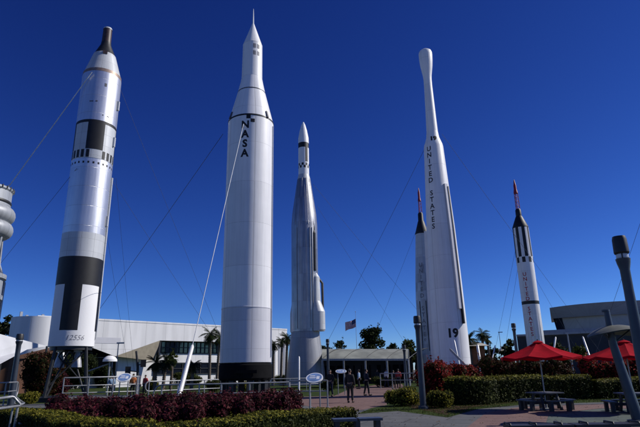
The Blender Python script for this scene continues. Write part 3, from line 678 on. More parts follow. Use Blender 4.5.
for k in range(4):
    a = A_+.7+k*math.pi/2; c, s = math.cos(a), math.sin(a); mb = MB()
    mb.add([(c*.88, s*.88, 2.3), (c*1.7, s*1.7, 2.0), (c*1.7, s*1.7, 2.7), (c*.88, s*.88, 4.1)], [(0, 1, 2, 3)]); mb.build('fin', 'white', t)
mb = MB(); mb.lathe([(0, 1.3), (.3, 1.3), (.3, .7), (2.2, .7)], 24); mb.build('launch_stand', 'dmetal', t)

# --- ringed mast top at the left edge
p = HX(-43.5, 30); X, Y = p.x, p.y
t = empty('ringed_mast', (X, Y, 0), 0, 'pale grey mast with a drum and two bulging rings at the left edge', 'mast')
zt = lambda py, px: P(px, py, p.xy.length).z
mb = MB(); mb.lathe([(0, 1.28), (5.2, 1.28), (5.25, 1.36), (5.45, 1.36), (5.5, 1.28), (6.2, 1.28), (6.25, 1.40), (6.45, 1.40), (6.6, 1.0), (7.2, .5)], 40); mb.build('shaft', 'mastgrey', t)
mb = MB(); mb.lathe([(7.2, .38), (7.9, .5), (8.3, .95)], 32); mb.build('cone', 'dmetal', t)
for z in (8.70, 9.46):
    mb = MB(); mb.lathe([(z+.42*math.sin(a), 1.0+.38*math.cos(a)) for a in [math.pi*(-1+k/8) + math.pi/2 for k in range(17)]][:9], 48); mb.lathe([(z-.42, 0), (z-.42, 1.0)], 32); mb.lathe([(z+.42, 1.0), (z+.42, 0)], 32); mb.build('ring', 'mastgrey', t)
mb = MB(); mb.lathe([(9.8, 1.1), (10.65, 1.08), (10.72, 1.14), (10.82, 1.14), (10.82, 0)], 40); mb.build('drum', 'mastgrey', t)
mb = MB()
for k in range(28):
    a = k*math.pi/14; mb = MB(); mb.lathe([(10.72, .035), (10.86, .035), (10.86, 0)], 6, c=(math.cos(a)*1.15, math.sin(a)*1.15, 0)); mb.build('bolt', 'dmetal', t)
for a in (-.9, -.2, .6): mb = MB(); mb.tube([(math.cos(a)*1.34, math.sin(a)*1.34, 1.0), (math.cos(a)*1.34, math.sin(a)*1.34, 6.1), (math.cos(a)*1.0, math.sin(a)*1.0, 7.0), (math.cos(a)*.95, math.sin(a)*.95, 8.3)], .06, 8); mb.build('pipe', 'rail', t)
mb = MB(); mb.lathe([(10.0, 1.105), (10.08, 1.13), (10.16, 1.105)], 40); mb.build('flange', 'dmetal', t)
for k in range(6): a = k*1.05; mb = MB(); mb.tube([(math.cos(a)*.95, math.sin(a)*.95, 6.4), (math.cos(a)*1.05, math.sin(a)*1.05, 8.4)], .07, 6); mb.build('brace', 'mastgrey', t)

# ------------------------------------------------------------------ guy cables and anchors
def cable(a, b, r, m, label, sag=.012):
    a = Vector(a); b = Vector(b); L = (a-b).length; n = 14; mb = MB(); b0 = b.copy()
    r *= .62 if m == 'dcable' else .95; mb.tube([a.lerp(b, i/n)-Vector((0, 0, 1))*sag*L*4*(i/n)*(1-i/n)-b0 for i in range(n+1)], r, 6)
    o = mb.build('guy_cable', m, None, loc=b0); return tag(o, label, 'cable', 'steel guy cables bracing the rockets')
def gnd(x, y): return G(x, y)
cable(P(92, 72, 41.3), G(-150, 402), .036, 'wcable', 'pale cable running from the nose of the black panelled rocket down past the left edge', .004)
cable(P(77, 168, 41.6), G(-108, 396), .022, 'dcable', 'dark cable from the middle of the black panelled rocket down past the left edge', .004)
cable(P(118, 83, 43.2), HX(241, 62, .2), .020, 'dcable', 'thin dark cable from the nose of the black panelled rocket down behind the NASA rocket', .004)
cable(P(112, 180, 43.2), HX(246, 66, .2), .018, 'dcable', 'thin dark cable from mid height of the black panelled rocket sloping right, lower one', .004)
cable(P(116, 178, 43.8), HX(137, 70, .2), .018, 'dcable', 'steep dark cable dropping beside the black panelled rocket, the farther of the pair', .004)
cable(P(105, 222, 43.8), HX(133, 66, .2), .018, 'dcable', 'steep dark cable dropping beside the black panelled rocket, the nearer of the pair', .004)
cable(P(223, 134, 28.6), G(38, 394), .022, 'dcable', 'dark cable crossing the sky between the NASA rocket and the black panelled rocket', .004)
cable(P(243.5, 124, 27.2), P(192, 347, 23.6), .020, 'wcable', 'pale cable running down the front of the NASA rocket to the white anchor tube', .0)
cable(P(313, 184, 59.5), HX(474, 95, .2), .022, 'dcable', 'dark cable crossing the sky from the bare metal rocket toward the UNITED STATES rocket', .004)
cable(P(317, 206, 59.5), HX(428, 90, .2), .02, 'dcable', 'thin dark cable from the flank of the bare metal rocket down behind the trees', .004)
cable(P(425, 148, 38.2), HX(306, 74, .2), .022, 'dcable', 'dark cable from the shoulder of the UNITED STATES rocket down left toward the flag', .004)
cable(P(418, 226, 74.0), HX(357, 100, .2), .024, 'dcable', 'thin dark cable from the half hidden silver rocket sloping down left', .004)
cable(P(442, 134, 38.6), HX(618, 88, .2), .020, 'dcable', 'dark cable from the neck of the UNITED STATES rocket passing behind the striped rocket', .004)
cable(P(519, 232, 61), HX(488, 74, .2), .02, 'dcable', 'thin dark cable left of the striped rocket, the lower slanting of the pair', .003)
cable(P(521, 246, 61), HX(499, 70, .2), .02, 'dcable', 'thin dark cable left of the striped rocket, the steeper of the pair', .003)
cable(P(533, 274, 61.4), HX(592, 86, .2), .02, 'dcable', 'thin dark cable right of the striped rocket sloping to the grey building', .003)
cable(P(662, 158, 32), G(584, 386), .018, 'dcable', 'dark cable at the right edge slanting down behind the second red umbrella', .004)
_q = P(662, 158, 32); t = empty('cable_mast', (_q.x, _q.y, 0), 0, 'slim grey mast holding the cable at the right edge', 'mast')
mb = MB(); mb.lathe([(0, .3), (.1, .3), (.15, .16), (_q.z+.1, .09), (_q.z+.12, 0)], 16); mb.build('pole', 'rail', t)
mb = MB(); mb.lathe([(_q.z-.08, .12), (_q.z+.04, .12)], 16); mb.build('collar', 'dmetal', t)
def anchor(a, b, ra, rb, label, m='tube', plate=True):
    a = Vector(a); b = Vector(b); base = Vector((a.x, a.y, 0)); t = empty('anchor_tube', base, 0, label, 'anchor', 'anchor tubes for the guy cables')
    d = (b-a).normalized(); foot = a-d*(a.z/d.z)
    mb = MB(); mb.tube([foot-base, a-base, b-base, b-base+d*.12], [ra, ra, rb, rb*.4], 12); mb.build('tube', m, t)
    mb = MB(); f = foot-base; mb.box((f.x, f.y, .06), (ra*5, ra*5, .12)); mb.build('foot_plate', 'concrete', t)
    return t
anchor(P(178, 399, 22.4), P(192, 347, 23.6), .105, .085, 'long white anchor tube leaning right in front of the NASA rocket')
anchor(P(299, 384, 40), P(299, 358, 40.4), .07, .07, 'upright white anchor tube in front of the flared skirt of the bare metal rocket')
anchor(P(475, 375, 33.6), P(450.8, 350, 34.7), .075, .075, 'grey anchor tube leaning left across the foot of the UNITED STATES rocket', 'rail')
anchor(P(457.5, 356, 35.4), P(454.4, 341.5, 35.8), .05, .05, 'short pale anchor tube just under the number 19')
anchor(P(481, 369, 44), P(477.6, 346, 44.6), .11, .10, 'white anchor tube behind the red leaved bushes right of the UNITED STATES rocket')
anchor(P(492, 360, 58), P(495, 346, 59), .06, .06, 'thin white anchor tube left of the first red umbrella')
anchor(P(554, 348, 52), P(555.5, 338, 52.5), .08, .08, 'short white anchor tube above the right slope of the first red umbrella')
anchor(P(588, 352, 50), P(583, 337.5, 51), .08, .07, 'pale anchor tube leaning left between the two red umbrellas')

# ------------------------------------------------------------------ white folded-roof building (left)
A2 = HX(50, 79); HA_ = P(50, 318, 79).z
dB = (HA_-EYE)/((P(285, 330, 100).z-EYE)/100); B2 = HX(285, dB)
ud = (B2-A2).normalized(); vd = Vector((ud.y, -ud.x, 0))          # vd points to the camera side
bld = empty('exhibit_building', A2, math.atan2(ud.y, ud.x), 'long low white building with zigzag eaves and dark windows behind the left rockets', 'building')
def onw(x, y, off=0.0):                                          # a sighted point on a plane parallel to the facade -> local (u, v, z)
    d = ray(x, y); a = A2+vd*off; s = (a-CAMPOS).dot(vd)/d.dot(vd); q = CAMPOS+d*s-A2
    return Vector((q.dot(ud), -off, q.z))                        # local y axis = -vd
top0 = HA_; fb = [onw(*q) for q in ((36, 345), (46, 343.5), (72, 340), (115, 356.2), (160, 340.4), (222, 342), (287, 345))]
uL, uR = onw(36, 330).x, onw(287, 330).x
mb = MB(); mb.poly([Vector((uL, 0, top0)), *[Vector((q.x, 0, q.z)) for q in fb], Vector((uR, 0, top0))][::-1])
mb.poly([Vector((uL, 0, top0)), Vector((uR, 0, top0)), Vector((uR, 30, top0)), Vector((uL, 30, top0))])
mb.poly([Vector((uR, 0, top0)), Vector((uR, 0, 0)), Vector((uR, 30, 0)), Vector((uR, 30, top0))])
mb.box(((uL+uR)/2, .2, top0+.12), (uR-uL, .5, .24))
mb.build('fascia', 'wall', bld)
RV = -1.6                                                        # recess depth of the wall behind the eaves
mb = MB(); q1, q2 = onw(112, 352, RV), onw(160, 352, RV); mb.poly([(uL, 1.6, 0), (uR-.2, 1.6, 0), (uR-.2, 1.6, top0-.1), (uL, 1.6, top0-.1)]); mb.build('wall', 'wall', bld)
mb = MB(); lowp, hip = fb[3], fb[4]; qi = onw(154.5, 361, RV+.2)
qi = onw(154.5, 361, -.5); mb.add([lowp, hip, qi], [(0, 1, 2)])
mb.build('soffit', 'soffit', bld)
def wrect(name, x0, x1, y0, y1, off, m, dy=0, mull=0):
    a, b = onw(x0, y0, off), onw(x1, y0, off); zb = onw(x0, y1, off).z
    mb = MB(); mb.poly([(a.x, -off, zb), (b.x, -off, zb), (b.x, -off, a.z), (a.x, -off, a.z)]); o = mb.build(name, m, bld)
    if mull:
        mb = MB()
        for k in range(mull+1): x = a.x+(b.x-a.x)*k/mull; mb.box((x, -off-.06, (a.z+zb)/2), (.14, .1, abs(a.z-zb)))
        for z in (a.z, zb, (a.z+zb)/2): mb.box(((a.x+b.x)/2, -off-.05, z), (b.x-a.x, .1, .12))
        mb.build('frame', 'mullion', o)
    return o
wrect('window', 161.5, 221, 341.5, 352.8, RV+.05, 'glass', mull=14)
wrect('window', 221.5, 285, 343, 354, RV+.05, 'glass', mull=14)
wrect('window', 154, 284, 363, 374.5, RV+.05, 'glass', mull=16)
wrect('window', 62, 114, 342.5, 357, RV+.1, 'matblack')  # matt black sheet painting in the shade under the eaves, no glazing
wrect('brown_panel', 37, 62, 349, 378, RV+.05, 'brown')
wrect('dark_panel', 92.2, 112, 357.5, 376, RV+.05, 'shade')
wrect('window', 62, 92, 352, 375, RV+.05, 'glass', mull=6)
wrect('grey_band', 92.5, 121, 337.0, 343.0, .03, 'grey_skin')
mb = MB(); a = onw(160, 341.5, -.3); b = onw(154, 361, RV+1.5); mb.tube([a, Vector((b.x, b.y, 0))], .22, 8); mb.build('column', 'mullion', bld); mb = MB()
a = onw(115, 356, -.3); mb.tube([a, Vector((a.x+1.4, a.y+2.5, 0))], .28, 8); mb.build('column', 'mullion', bld)
mb = MB()
for x in (273.5, 278.5, 283.5): a = onw(x, 345, .4); mb = MB(); mb.lathe([(0, .75), (fb[6].z, .75)], 20, c=(a.x, a.y, 0)); mb.build('column', 'bwhite', bld)
mb = MB(); c = onw(31, 330, -6); mb.lathe([(0, 3.5), (P(31, 319.2, 82).z, 3.5), (P(31, 319.2, 82).z, 0)], 48, c=(c.x, 2.2, 0)); mb.build('round_tower', 'wall', bld)
mb = MB()
for x, hh in ((22, .8), (44, .6), (28, .4)): c = onw(x, 316, -2); mb = MB(); mb.box((c.x, 2.5, P(31, 319.2, 82).z+hh/2), (.8 if hh > 1 else .3, .8 if hh > 1 else .3, hh)); mb.build('roof_unit', 'mastgrey', bld)
# white sail at far left
sp = [P(-60, 322, 56), P(-2, 333.5, 58), P(27, 341, 62), P(47, 346, 66), P(27, 349.5, 62), P(0, 364, 54), P(-60, 372, 50)]
base = HX(0, 58); SB = base.copy(); t = empty('sail_canopy', base, 0, 'white sloping sail canopy over the entrance at the left edge', 'canopy')
mb = MB(); mb.poly([q-base for q in sp]); o = mb.build('sail', 'sailcloth', t)
mb = MB(); 
for q in (sp[5], sp[3], sp[1]): mb = MB(); mb.tube([Vector((q.x, q.y, 0))-base, q-base], .12, 8); mb.build('post', 'dmetal', t)
mb = MB(); e = [HX(-70, 63), HX(8, 64), HX(51, 70)]
for a, b, za, zb in ((e[0], e[1], 4.2, 3.6), (e[1], e[2], 3.6, 5.0)): mb.add([a-base, b-base, b-base+Vector((0, 0, zb)), a-base+Vector((0, 0, za))], [(0, 1, 2, 3)])
mb.build('back_wall', 'brown', t)

# ------------------------------------------------------------------ grey curved building (right)
_m = MT['canvas_red']; _nt = _m.node_tree; _b = _nt.nodes['Principled BSDF']; _t = _nt.nodes.new('ShaderNodeBsdfTranslucent'); _t.inputs[0].default_value = (.42, .005, .016, 1)
_x = _nt.nodes.new('ShaderNodeMixShader'); _x.inputs[0].default_value = .14; _nt.links.new(_b.outputs[0], _x.inputs[1]); _nt.links.new(_t.outputs[0], _x.inputs[2]); _nt.links.new(_x.outputs[0], _nt.nodes['Material Output'].inputs['Surface'])
c0 = HX(600, 112); t = empty('curved_hall', c0, 0, 'grey panelled building with a curved leaning front behind the red umbrellas', 'building')
def crow(pts): return [q-c0 for q in pts]
def band(name, xs, ytop, ybot, D0, D1, m, off0=0, off1=0):
    mb = MB(); n = 24; vs = []
    for i in range(n+1):
        f = i/n; x0 = xs[0][0]+(xs[0][1]-xs[0][0])*f; x1 = xs[1][0]+(xs[1][1]-xs[1][0])*f
        D = D0+(D1-D0)*f-4.0*math.sin(math.pi*f)
        yt = ytop[0]+(ytop[1]-ytop[0])*(1-math.exp(-f*3.2))/.959; yb = ybot[0]+(ybot[1]-ybot[0])*(1-math.exp(-f*2.2))/.889
        vs += [P(x1, yb, D+off1)-c0, P(x0, yt, D+off0)-c0]
    mb.add(vs, [(2*i, 2*i+2, 2*i+3, 2*i+1) for i in range(n)], 0, False)
    return mb.build(name, m, t)
band('upper_facade', ((549.5, 760), (553, 760)), (307.8, 298), (318.5, 311), 118, 96, 'gpanel', -2.0, -.4)
band('lower_facade', ((562, 760), (566, 760)), (317.5, 310.5), (334.5, 333), 118, 96, 'gpanel2', 0, 1.2)
mb = MB(); mb.poly(crow([P(552.5, 316, 118.1), P(562.3, 316.2, 118), P(566.3, 334.5, 119), P(558, 334.5, 121)])); mb.build('glass_corner', 'glass', t)
mb = MB(); e = [P(549.5, 307.5, 116), P(553, 318.5, 118), P(560, 334, 121), P(562, 334, 150), P(552, 312, 150)]; mb.poly(crow(e)); mb.build('end_wall', 'gpanel', t)
mb = MB(); n = 24; tp = []
for i in range(n+1):
    f = i/n; D = 118+(96-118)*f-4*math.sin(math.pi*f)-2; yt = 307.8-9.8*(1-math.exp(-f*3.2))/.959; tp.append(P(549.5+(760-549.5)*f, yt, D)-c0)
vs = tp+[q+(q+c0).normalized()*40*Vector((1, 1, 0)) for q in tp]; mb.add(vs, [(i, i+1, n+2+i, n+1+i) for i in range(n)]); mb.build('roof', 'gpanel', t)
c0 = HX(590, 84); t = empty('plinth_building', c0, 0, 'dark low block with flat roofs in front of the grey curved hall', 'building')
mb = MB()
def blk(mb, x0, x1, y, D, dep=14):
    a, b = HX(x0, D), HX(x1, D); z = P(x0, y, D).z; n = Vector((-(b-a).y, (b-a).x, 0)).normalized()*dep
    v = [a, b, b+n, a+n]; v = [q-c0 for q in v]; v += [q+Vector((0, 0, z)) for q in v]
    mb.add(v, [(0, 1, 5, 4), (1, 2, 6, 5), (2, 3, 7, 6), (3, 0, 4, 7), (4, 5, 6, 7)])
blk(mb, 521, 700, 335.5, 84); mb.build('wall', 'navy', t)
mb = MB(); blk(mb, 540.5, 700, 330.5, 92); mb.build('upper_block', 'gpanel', t)
mb = MB()
for x in (528, 545, 566, 590, 604): a = HX(x, 83.8); mb = MB(); mb.box(a-c0+Vector((0, 0, 1.6)), (1.9, .12, 2.2)); mb.build('window', 'glass', t)
mb = MB(); a, b = HX(521, 83.6), HX(700, 83.6); z = P(521, 335.5, 84).z; mb.beam(a-c0+Vector((0, 0, z)), b-c0+Vector((0, 0, z)), .5, .25); mb.build('parapet', 'mastgrey', t)

# ------------------------------------------------------------------ covered walkway (middle)
c0 = HX(366, 60); t = empty('covered_walkway', c0, 0, 'long covered walkway with a pale curved roof behind the standing people', 'walkway')
mb = MB(); n = 10
xa, xb = 322, 408
def arch(x, i, dz=0): f = i/n; D = 57.5+4.5*f; yy = 359.6-10.6*math.sin(f*math.pi/2)**.9; q = P(x, yy, D); q.z += dz; return q-c0
vs = [arch(x, i) for i in range(n+1) for x in (xa, xb)]; mb.add(vs, [(2*i, 2*i+1, 2*i+3, 2*i+2) for i in range(n)], 0, True)
vs2 = [v-Vector((0, 0, .06)) for v in vs]; mb.add(vs2, [(2*i+2, 2*i+3, 2*i+1, 2*i) for i in range(n)], 0, True); mb.build('roof', 'roofgreen', t)
for k in range(5):
    x = xa+(xb-xa)*k/4; mb = MB(); mb.tube([arch(x, i, .03)+Vector((.22*i, 0, 0)) for i in range(n+1)], .05, 6); mb.build('rib', 'dmetal', t)
    for ii, nm in ((0, 'post'), (n, 'post')):
        q = arch(x, ii); mb = MB(); mb.tube([(q.x, q.y, -0.0), (q.x, q.y, q.z-.02)], .08, 8); mb.build(nm, 'rail', t)
mb = MB(); mb.beam(arch(xa, 0), arch(xb, 0), .1, .2); mb.build('front_beam', 'rail', t)
c0 = HX(366, 74); t = empty('pavilion', c0, 0, 'low dark pavilion in the shade behind the covered walkway', 'building')
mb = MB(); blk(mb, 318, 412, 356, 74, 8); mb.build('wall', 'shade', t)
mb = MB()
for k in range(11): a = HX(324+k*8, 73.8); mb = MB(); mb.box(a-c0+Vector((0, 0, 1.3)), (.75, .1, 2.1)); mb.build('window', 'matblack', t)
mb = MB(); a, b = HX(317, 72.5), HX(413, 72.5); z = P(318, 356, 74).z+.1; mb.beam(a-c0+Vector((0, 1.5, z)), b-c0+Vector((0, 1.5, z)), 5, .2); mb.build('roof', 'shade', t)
# terracotta hut
c0 = HX(479, 70); t = empty('terracotta_hut', c0, 0, 'small terracotta hut under the palms right of the UNITED STATES rocket', 'hut')
mb = MB(); blk(mb, 470.5, 487, 346.5, 70, 4); mb.build('wall', 'terracotta', t)
mb = MB(); a = HX(479, 69.2); z = P(479, 346, 70).z; mb.add([a-c0+Vector((dx, dy, z)) for dx, dy in ((-1.5, -.3), (1.5, -.3), (1.5, 5.3), (-1.5, 5.3))]+[a-c0+Vector((-1, 2.5, z+.6)), a-c0+Vector((1, 2.5, z+.6))], [(0, 1, 5, 4), (1, 2, 5), (2, 3, 4, 5), (3, 0, 4)]); mb.build('roof', 'beigeroof', t)
mb = MB(); a = HX(478, 69.8); mb.box(a-c0+Vector((0, 0, 1.05)), (.9, .1, 2.1)); mb.build('door', 'shade', t)
c0 = HX(510, 90); t = empty('beige_kiosk', c0, 0, 'small kiosk with a pale low roof left of the striped rocket', 'kiosk')
mb = MB(); blk(mb, 505, 516, 352, 90, 3); mb.build('wall', 'shade', t)
mb = MB(); z = P(510, 352, 90).z; mb.add([(-1.4, -.4, z), (1.4, -.4, z), (1.4, 3.4, z), (-1.4, 3.4, z), (0, 1.5, z+.95)], [(0, 1, 4), (1, 2, 4), (2, 3, 4), (3, 0, 4)]); mb.build('roof', 'beigeroof', t)

# ------------------------------------------------------------------ trees
def tree(name, base, h, lumps, leaf, dens, size, label, group=None, trunk_r=.2):
    root = empty(name, base, 0, label, 'tree', group)
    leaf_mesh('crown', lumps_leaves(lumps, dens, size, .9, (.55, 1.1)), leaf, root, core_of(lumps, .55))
    mb = MB(); zt = lumps[0][2]; mb.tube([(0, 0, 0), (.05, 0, zt*.5), (0, .05, zt)], [trunk_r, trunk_r*.8, trunk_r*.45], 8)
    for l in lumps[1:6]: mb.tube([(.03, 0, zt*.55), Vector(l[:3])*.6+Vector((0, 0, zt*.3)), l[:3]], [trunk_r*.4, trunk_r*.25, .03], 6)
    mb.build('trunk', 'bark', root); return root
def crown(w, h0, h1, n, seed):
    r = random.Random(seed); L = [(0, 0, (h0+h1)/2, w*.26, w*.26, (h1-h0)*.34)]
    for k in range(n):
        a = r.uniform(0, 6.283); f = r.random(); z = h0+(h1-h0)*(.08+.86*f); q = r.uniform(.15, .5)*w*(1-.55*f**2); s = r.uniform(.13, .22)*w
        L.append((math.cos(a)*q, math.sin(a)*q, z, s, s, s*.7))
    return L
def tree_px(x0, x1, ytop, ybot, D, label, leaf='darkgreen', n=12, seed=1, group='background trees', dens=26, size=.2):
    b = HX((x0+x1)/2, D); w_ = abs((HX(x1, D)-HX(x0, D)).length); zt = P((x0+x1)/2, ytop, D).z; zb = max(.6, P((x0+x1)/2, ybot, D).z)
    return tree('tree', b, zt, crown(w_, zb, zt, n, seed), leaf, dens, size, label, group, .09*w_**.5+.08)
tree_px(358, 388, 329, 356, 88, 'broad dark tree behind the covered walkway, right of the flag', n=20, seed=3)
tree_px(334, 348, 341, 356, 96, 'small dark tree behind the covered walkway, left of the flag', seed=5)
tree_px(386, 404, 344, 360, 92, 'low dark tree just right of the broad tree behind the walkway', seed=8)
tree_px(400, 424, 337, 362, 84, 'green tree beside the half hidden silver rocket', 'green', seed=9, n=16)
tree_px(415, 436, 343, 364, 90, 'dark tree behind the foot of the half hidden silver rocket', seed=15)
tree_px(-14, 8, 315, 362, 90, 'dark tree behind the white sail canopy at the left edge', seed=11, n=16)
tree_px(501, 522, 338, 364, 88, 'round tree left of the foot of the striped rocket', 'green', seed=12)
tree_px(484, 503, 346, 366, 84, 'low dark tree behind the thin white anchor tube', seed=13)
tree_px(318, 333, 344, 362, 90, 'dark tree right beside the flared skirt of the metal rocket', seed=14)
tree_px(545, 580, 343, 366, 66, 'dark tree in front of the grey hall, behind the first umbrella', seed=16, n=14)
tree_px(574, 596, 344, 366, 60, 'leafy tree between the two red umbrellas', 'green', seed=18, n=14)
tree_px(165, 178, 352.5, 367, 66, 'small round tree in front of the white building windows', 'green', seed=19, n=9)
# palms
def palm(base, h, cr, label, fronds=22, group='palms', leaf='darkgreen', tr=.16):
    root = empty('palm_tree', base, 0, label, 'palm', group)
    mb = MB(); ln = random.uniform(-.25, .25); mb.tube([(0, 0, 0), (ln*.4, 0, h*.5), (ln, 0, h)], [tr*1.25, tr, tr*.85], 10)
    for k in range(int(h/.22)): z = k*.22; mb.lathe([(z, tr*1.16), (z+.1, tr*1.28)], 10, c=(ln*(z/h)**1.4, 0, 0)) 
    mb.build('trunk', 'palmbark', root)
    P_, V = [], []
    for k in range(fronds):
        a = k*2.4+random.uniform(-.2, .2); e = random.uniform(-.75, 1.25); L = cr*random.uniform(.85, 1.1)
        d = Vector((math.cos(a)*math.cos(e), math.sin(a)*math.cos(e), math.sin(e))); p = Vector((ln, 0, h)); prev = p.copy(); n = 9
        side = Vector((-math.sin(a), math.cos(a), 0))
        for j in range(n):
            q = prev+d*(L/n); d = (d+Vector((0, 0, -.14))).normalized()
            V += [prev-side*.03, prev+side*.03, q+side*.02, q-side*.02]
            for sgn in (-1, 1):
                for jj in (.25, .75):
                    o = prev.lerp(q, jj); ll = cr*.34*math.sin(math.pi*(.12+.82*(j+jj)/n))*random.uniform(.8, 1.1)
                    tip = o+side*sgn*ll*.8+d*ll*.5+Vector((0, 0, -ll*.35)); wv = d*.05*cr
                    V += [o-wv*.5, o+wv*.5, tip+wv*.15, tip-wv*.15]
            prev = q
    leaf_mesh('crown', np.array([tuple(v) for v in V]), leaf, root)
    V = []
    for k in range(9):
        a = k*.7; d = Vector((math.cos(a)*.45, math.sin(a)*.45, -.9)); p = Vector((ln, 0, h-.05)); L = cr*random.uniform(.4, .75); side = Vector((-math.sin(a), math.cos(a), 0))
        for j in range(5):
            o = p+d*L*(j+1)/5
            for sg in (-1, 1): tip = o+side*sg*cr*.12+Vector((0, 0, -cr*.16)); V += [o-d*.05, o+d*.05, tip+d*.03, tip-d*.03]
    leaf_mesh('dead_fronds', np.array([tuple(v) for v in V]), 'litter', root)
    return root
def palm_px(x, yc, D, cr, label, **k): b = HX(x, D); return palm(b, P(x, yc, D).z, cr, label, **k)
palm_px(209.6, 334, 68, 1.5, 'tall palm left of the NASA rocket foot, in front of dark windows')
palm_px(217, 337.5, 70, 1.4, 'palm touching the left edge of the NASA rocket foot')
palm_px(286, 338, 74, 1.3, 'palm midway between the NASA rocket and the bare metal rocket')
palm_px(281, 341, 77, 1.2, 'palm close to the right edge of the NASA rocket, before the building end')
palm_px(273, 344, 72, 1.2, 'low palm peeping out at the right edge of the NASA rocket')
palm_px(472.8, 339, 70, 1.5, 'broad palm beside the foot of the UNITED STATES rocket')
palm_px(484.5, 333.5, 72, 1.25, 'tall slim palm above the terracotta hut')
palm_px(491.5, 339, 82, 1.0, 'small palm right of the terracotta hut')
palm_px(156, 362.5, 60, 1.3, 'short bushy palm under the beige soffit', fronds=26)
palm_px(164, 361, 62, 1.3, 'short bushy palm at the left end of the dark windows', fronds=26)
palm_px(192, 365, 60, 1.1, 'short palm behind the long white anchor tube', fronds=26)

# ------------------------------------------------------------------ hedges and shrubs
back = [(19, 407), (40, 408), (59, 410), (82, 413.5), (104, 417), (130, 419.5), (160, 420.5), (185, 419.5), (207, 417.5), (240, 414.5), (279, 411), (308, 407.8), (337, 406)]
zz = .58; pl = [G(x, y, zz) for x, y in back]
ctr = []
for i, q in enumerate(pl):
    d = (pl[min(i+1, len(pl)-1)]-pl[max(i-1, 0)]).normalized(); ctr.append(q+Vector((d.y, -d.x, 0))*.55)
fine = []
for i in range(len(ctr)-1):
    for k in range(5): fine.append(ctr[i].lerp(ctr[i+1], k/5))
fine.append(ctr[-1])
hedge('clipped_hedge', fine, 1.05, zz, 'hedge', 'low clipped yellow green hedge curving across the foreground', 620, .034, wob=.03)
def burg(xs, D, h, d, label, seed):
    r = random.Random(seed); x0, x1 = xs; b = HX((x0+x1)/2, D); W = (HX(x1, D)-HX(x0, D)).length
    L = []; n = int(W/.5)
    rt = (HX(x1, D)-HX(x0, D)).normalized(); fw = Vector((-rt.y, rt.x, 0))
    for k in range(n):
        u = -W/2+W*(k+.5)/n
        for row in range(3):
            v = (-.5+row*.5)*d*.75+r.uniform(-.15, .15); s = r.uniform(.38, .56); q = rt*(u+r.uniform(-.2, .2))+fw*v
            L.append((q.x, q.y, h-s*.8+r.uniform(-.14, .05)-(.12 if row == 0 else 0), s, s, s*.85)); 
            L.append((q.x, q.y, h*.35, s*1.05, s*1.05, h*.4))
    root = empty('burgundy_shrub', b, 0, label, 'shrub', 'burgundy shrubs behind the front hedge')
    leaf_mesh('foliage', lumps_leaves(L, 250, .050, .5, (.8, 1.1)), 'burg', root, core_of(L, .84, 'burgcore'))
    st = MB()
    for k in range(n): u = -W/2+W*(k+.5)/n; q = rt*u; st.tube([(q.x, q.y, 0), (q.x+.05, q.y, h*.5)], [.03, .02], 6)
    st.build('stem', 'bark', root); return root
burg((52, 92), 22.5, .98, 2.6, 'burgundy shrub at the left end of the foreground bed, below the black panelled rocket', 1)
burg((92, 140), 20.5, .98, 2.6, 'burgundy shrub in the foreground bed below the railed platform', 2)
burg((140, 198), 19.3, 1.0, 2.6, 'burgundy shrub with the long white anchor tube rising from it', 3)
burg((198, 250), 20.3, .98, 2.4, 'burgundy shrub in the foreground bed below the NASA rocket', 4)
burg((250, 294), 21.8, .98, 2.2, 'burgundy shrub at the right end of the foreground bed', 5)
def shrub_px(x0, x1, ytop, ybase, leaf, label, n=10, seed=1, dens=150, size=.06, depth=None, name='shrub', group=None, cm='core'):
    b = G((x0+x1)/2, ybase); D = b.xy.length; w_ = (HX(x1, D)-HX(x0, D)).length; h = P((x0+x1)/2, ytop, D).z
    return shrub(name, b, mound(w_, depth or w_*.9, h, n, seed), leaf, dens, size, label, 'shrub', group, cm)
shrub_px(419, 456, 361, 401, 'photinia', 'tall red leaved shrub directly right of the nearer lamp post', 26, 21, 150, .075, name='red_shrub')
shrub_px(446, 482, 363, 398, 'photinia', 'red leaved shrub at the foot of the leaning grey anchor tube', 24, 22, 150, .075, name='red_shrub')
shrub_px(386, 419, 385, 406, 'yellow', 'loose yellow green shrub left of the nearer lamp post', 14, 23, 220, .05, name='green_shrub')
shrub_px(428, 456, 391, 408, 'yellow', 'small rounded yellow green shrub in front of the red leaved shrubs', 12, 24, 260, .045, name='green_shrub')
shrub_px(478, 510, 356, 392, 'hibiscus', 'dark reddish bush behind the left end of the clipped right hedge', 20, 31, 90, .09, name='dark_bush')
shrub_px(505, 545, 357, 392, 'hibiscus', 'dark reddish bush under the left half of the first red umbrella', 20, 32, 90, .09, name='dark_bush')
shrub_px(540, 578, 357, 392, 'hibiscus', 'dark reddish bush under the right half of the first red umbrella', 20, 33, 90, .09, name='dark_bush')
shrub_px(582, 618, 356, 392, 'photinia', 'red flowering bush under the left part of the second red umbrella', 20, 34, 90, .09, name='dark_bush')
shrub_px(614, 655, 356, 392, 'photinia', 'red flowering bush at the right edge below the second red umbrella', 20, 35, 90, .09, name='dark_bush')
shrub_px(18, 62, 352, 398, 'hibiscus', 'tall dark shrub in shade left of the black panelled rocket', 26, 36, 70, .09, name='dark_bush')
shrub_px(36, 68, 366, 397, 'burg', 'dark burgundy bush under the black panelled rocket stand', 16, 37, 110, .07, name='dark_bush', cm='burgcore')
shrub_px(58, 94, 351, 389, 'darkgreen', 'dark green tree like bush behind the black panelled rocket stand', 22, 41, 60, .1, name='dark_bush')
shrub_px(92, 112, 362, 388, 'darkgreen', 'dark green bush under the white dome lamp', 14, 42, 70, .1, name='dark_bush')
shrub_px(18, 40, 390, 404, 'yellow', 'small bright green shrub left end of the burgundy bed', 10, 38, 260, .05, name='green_shrub')
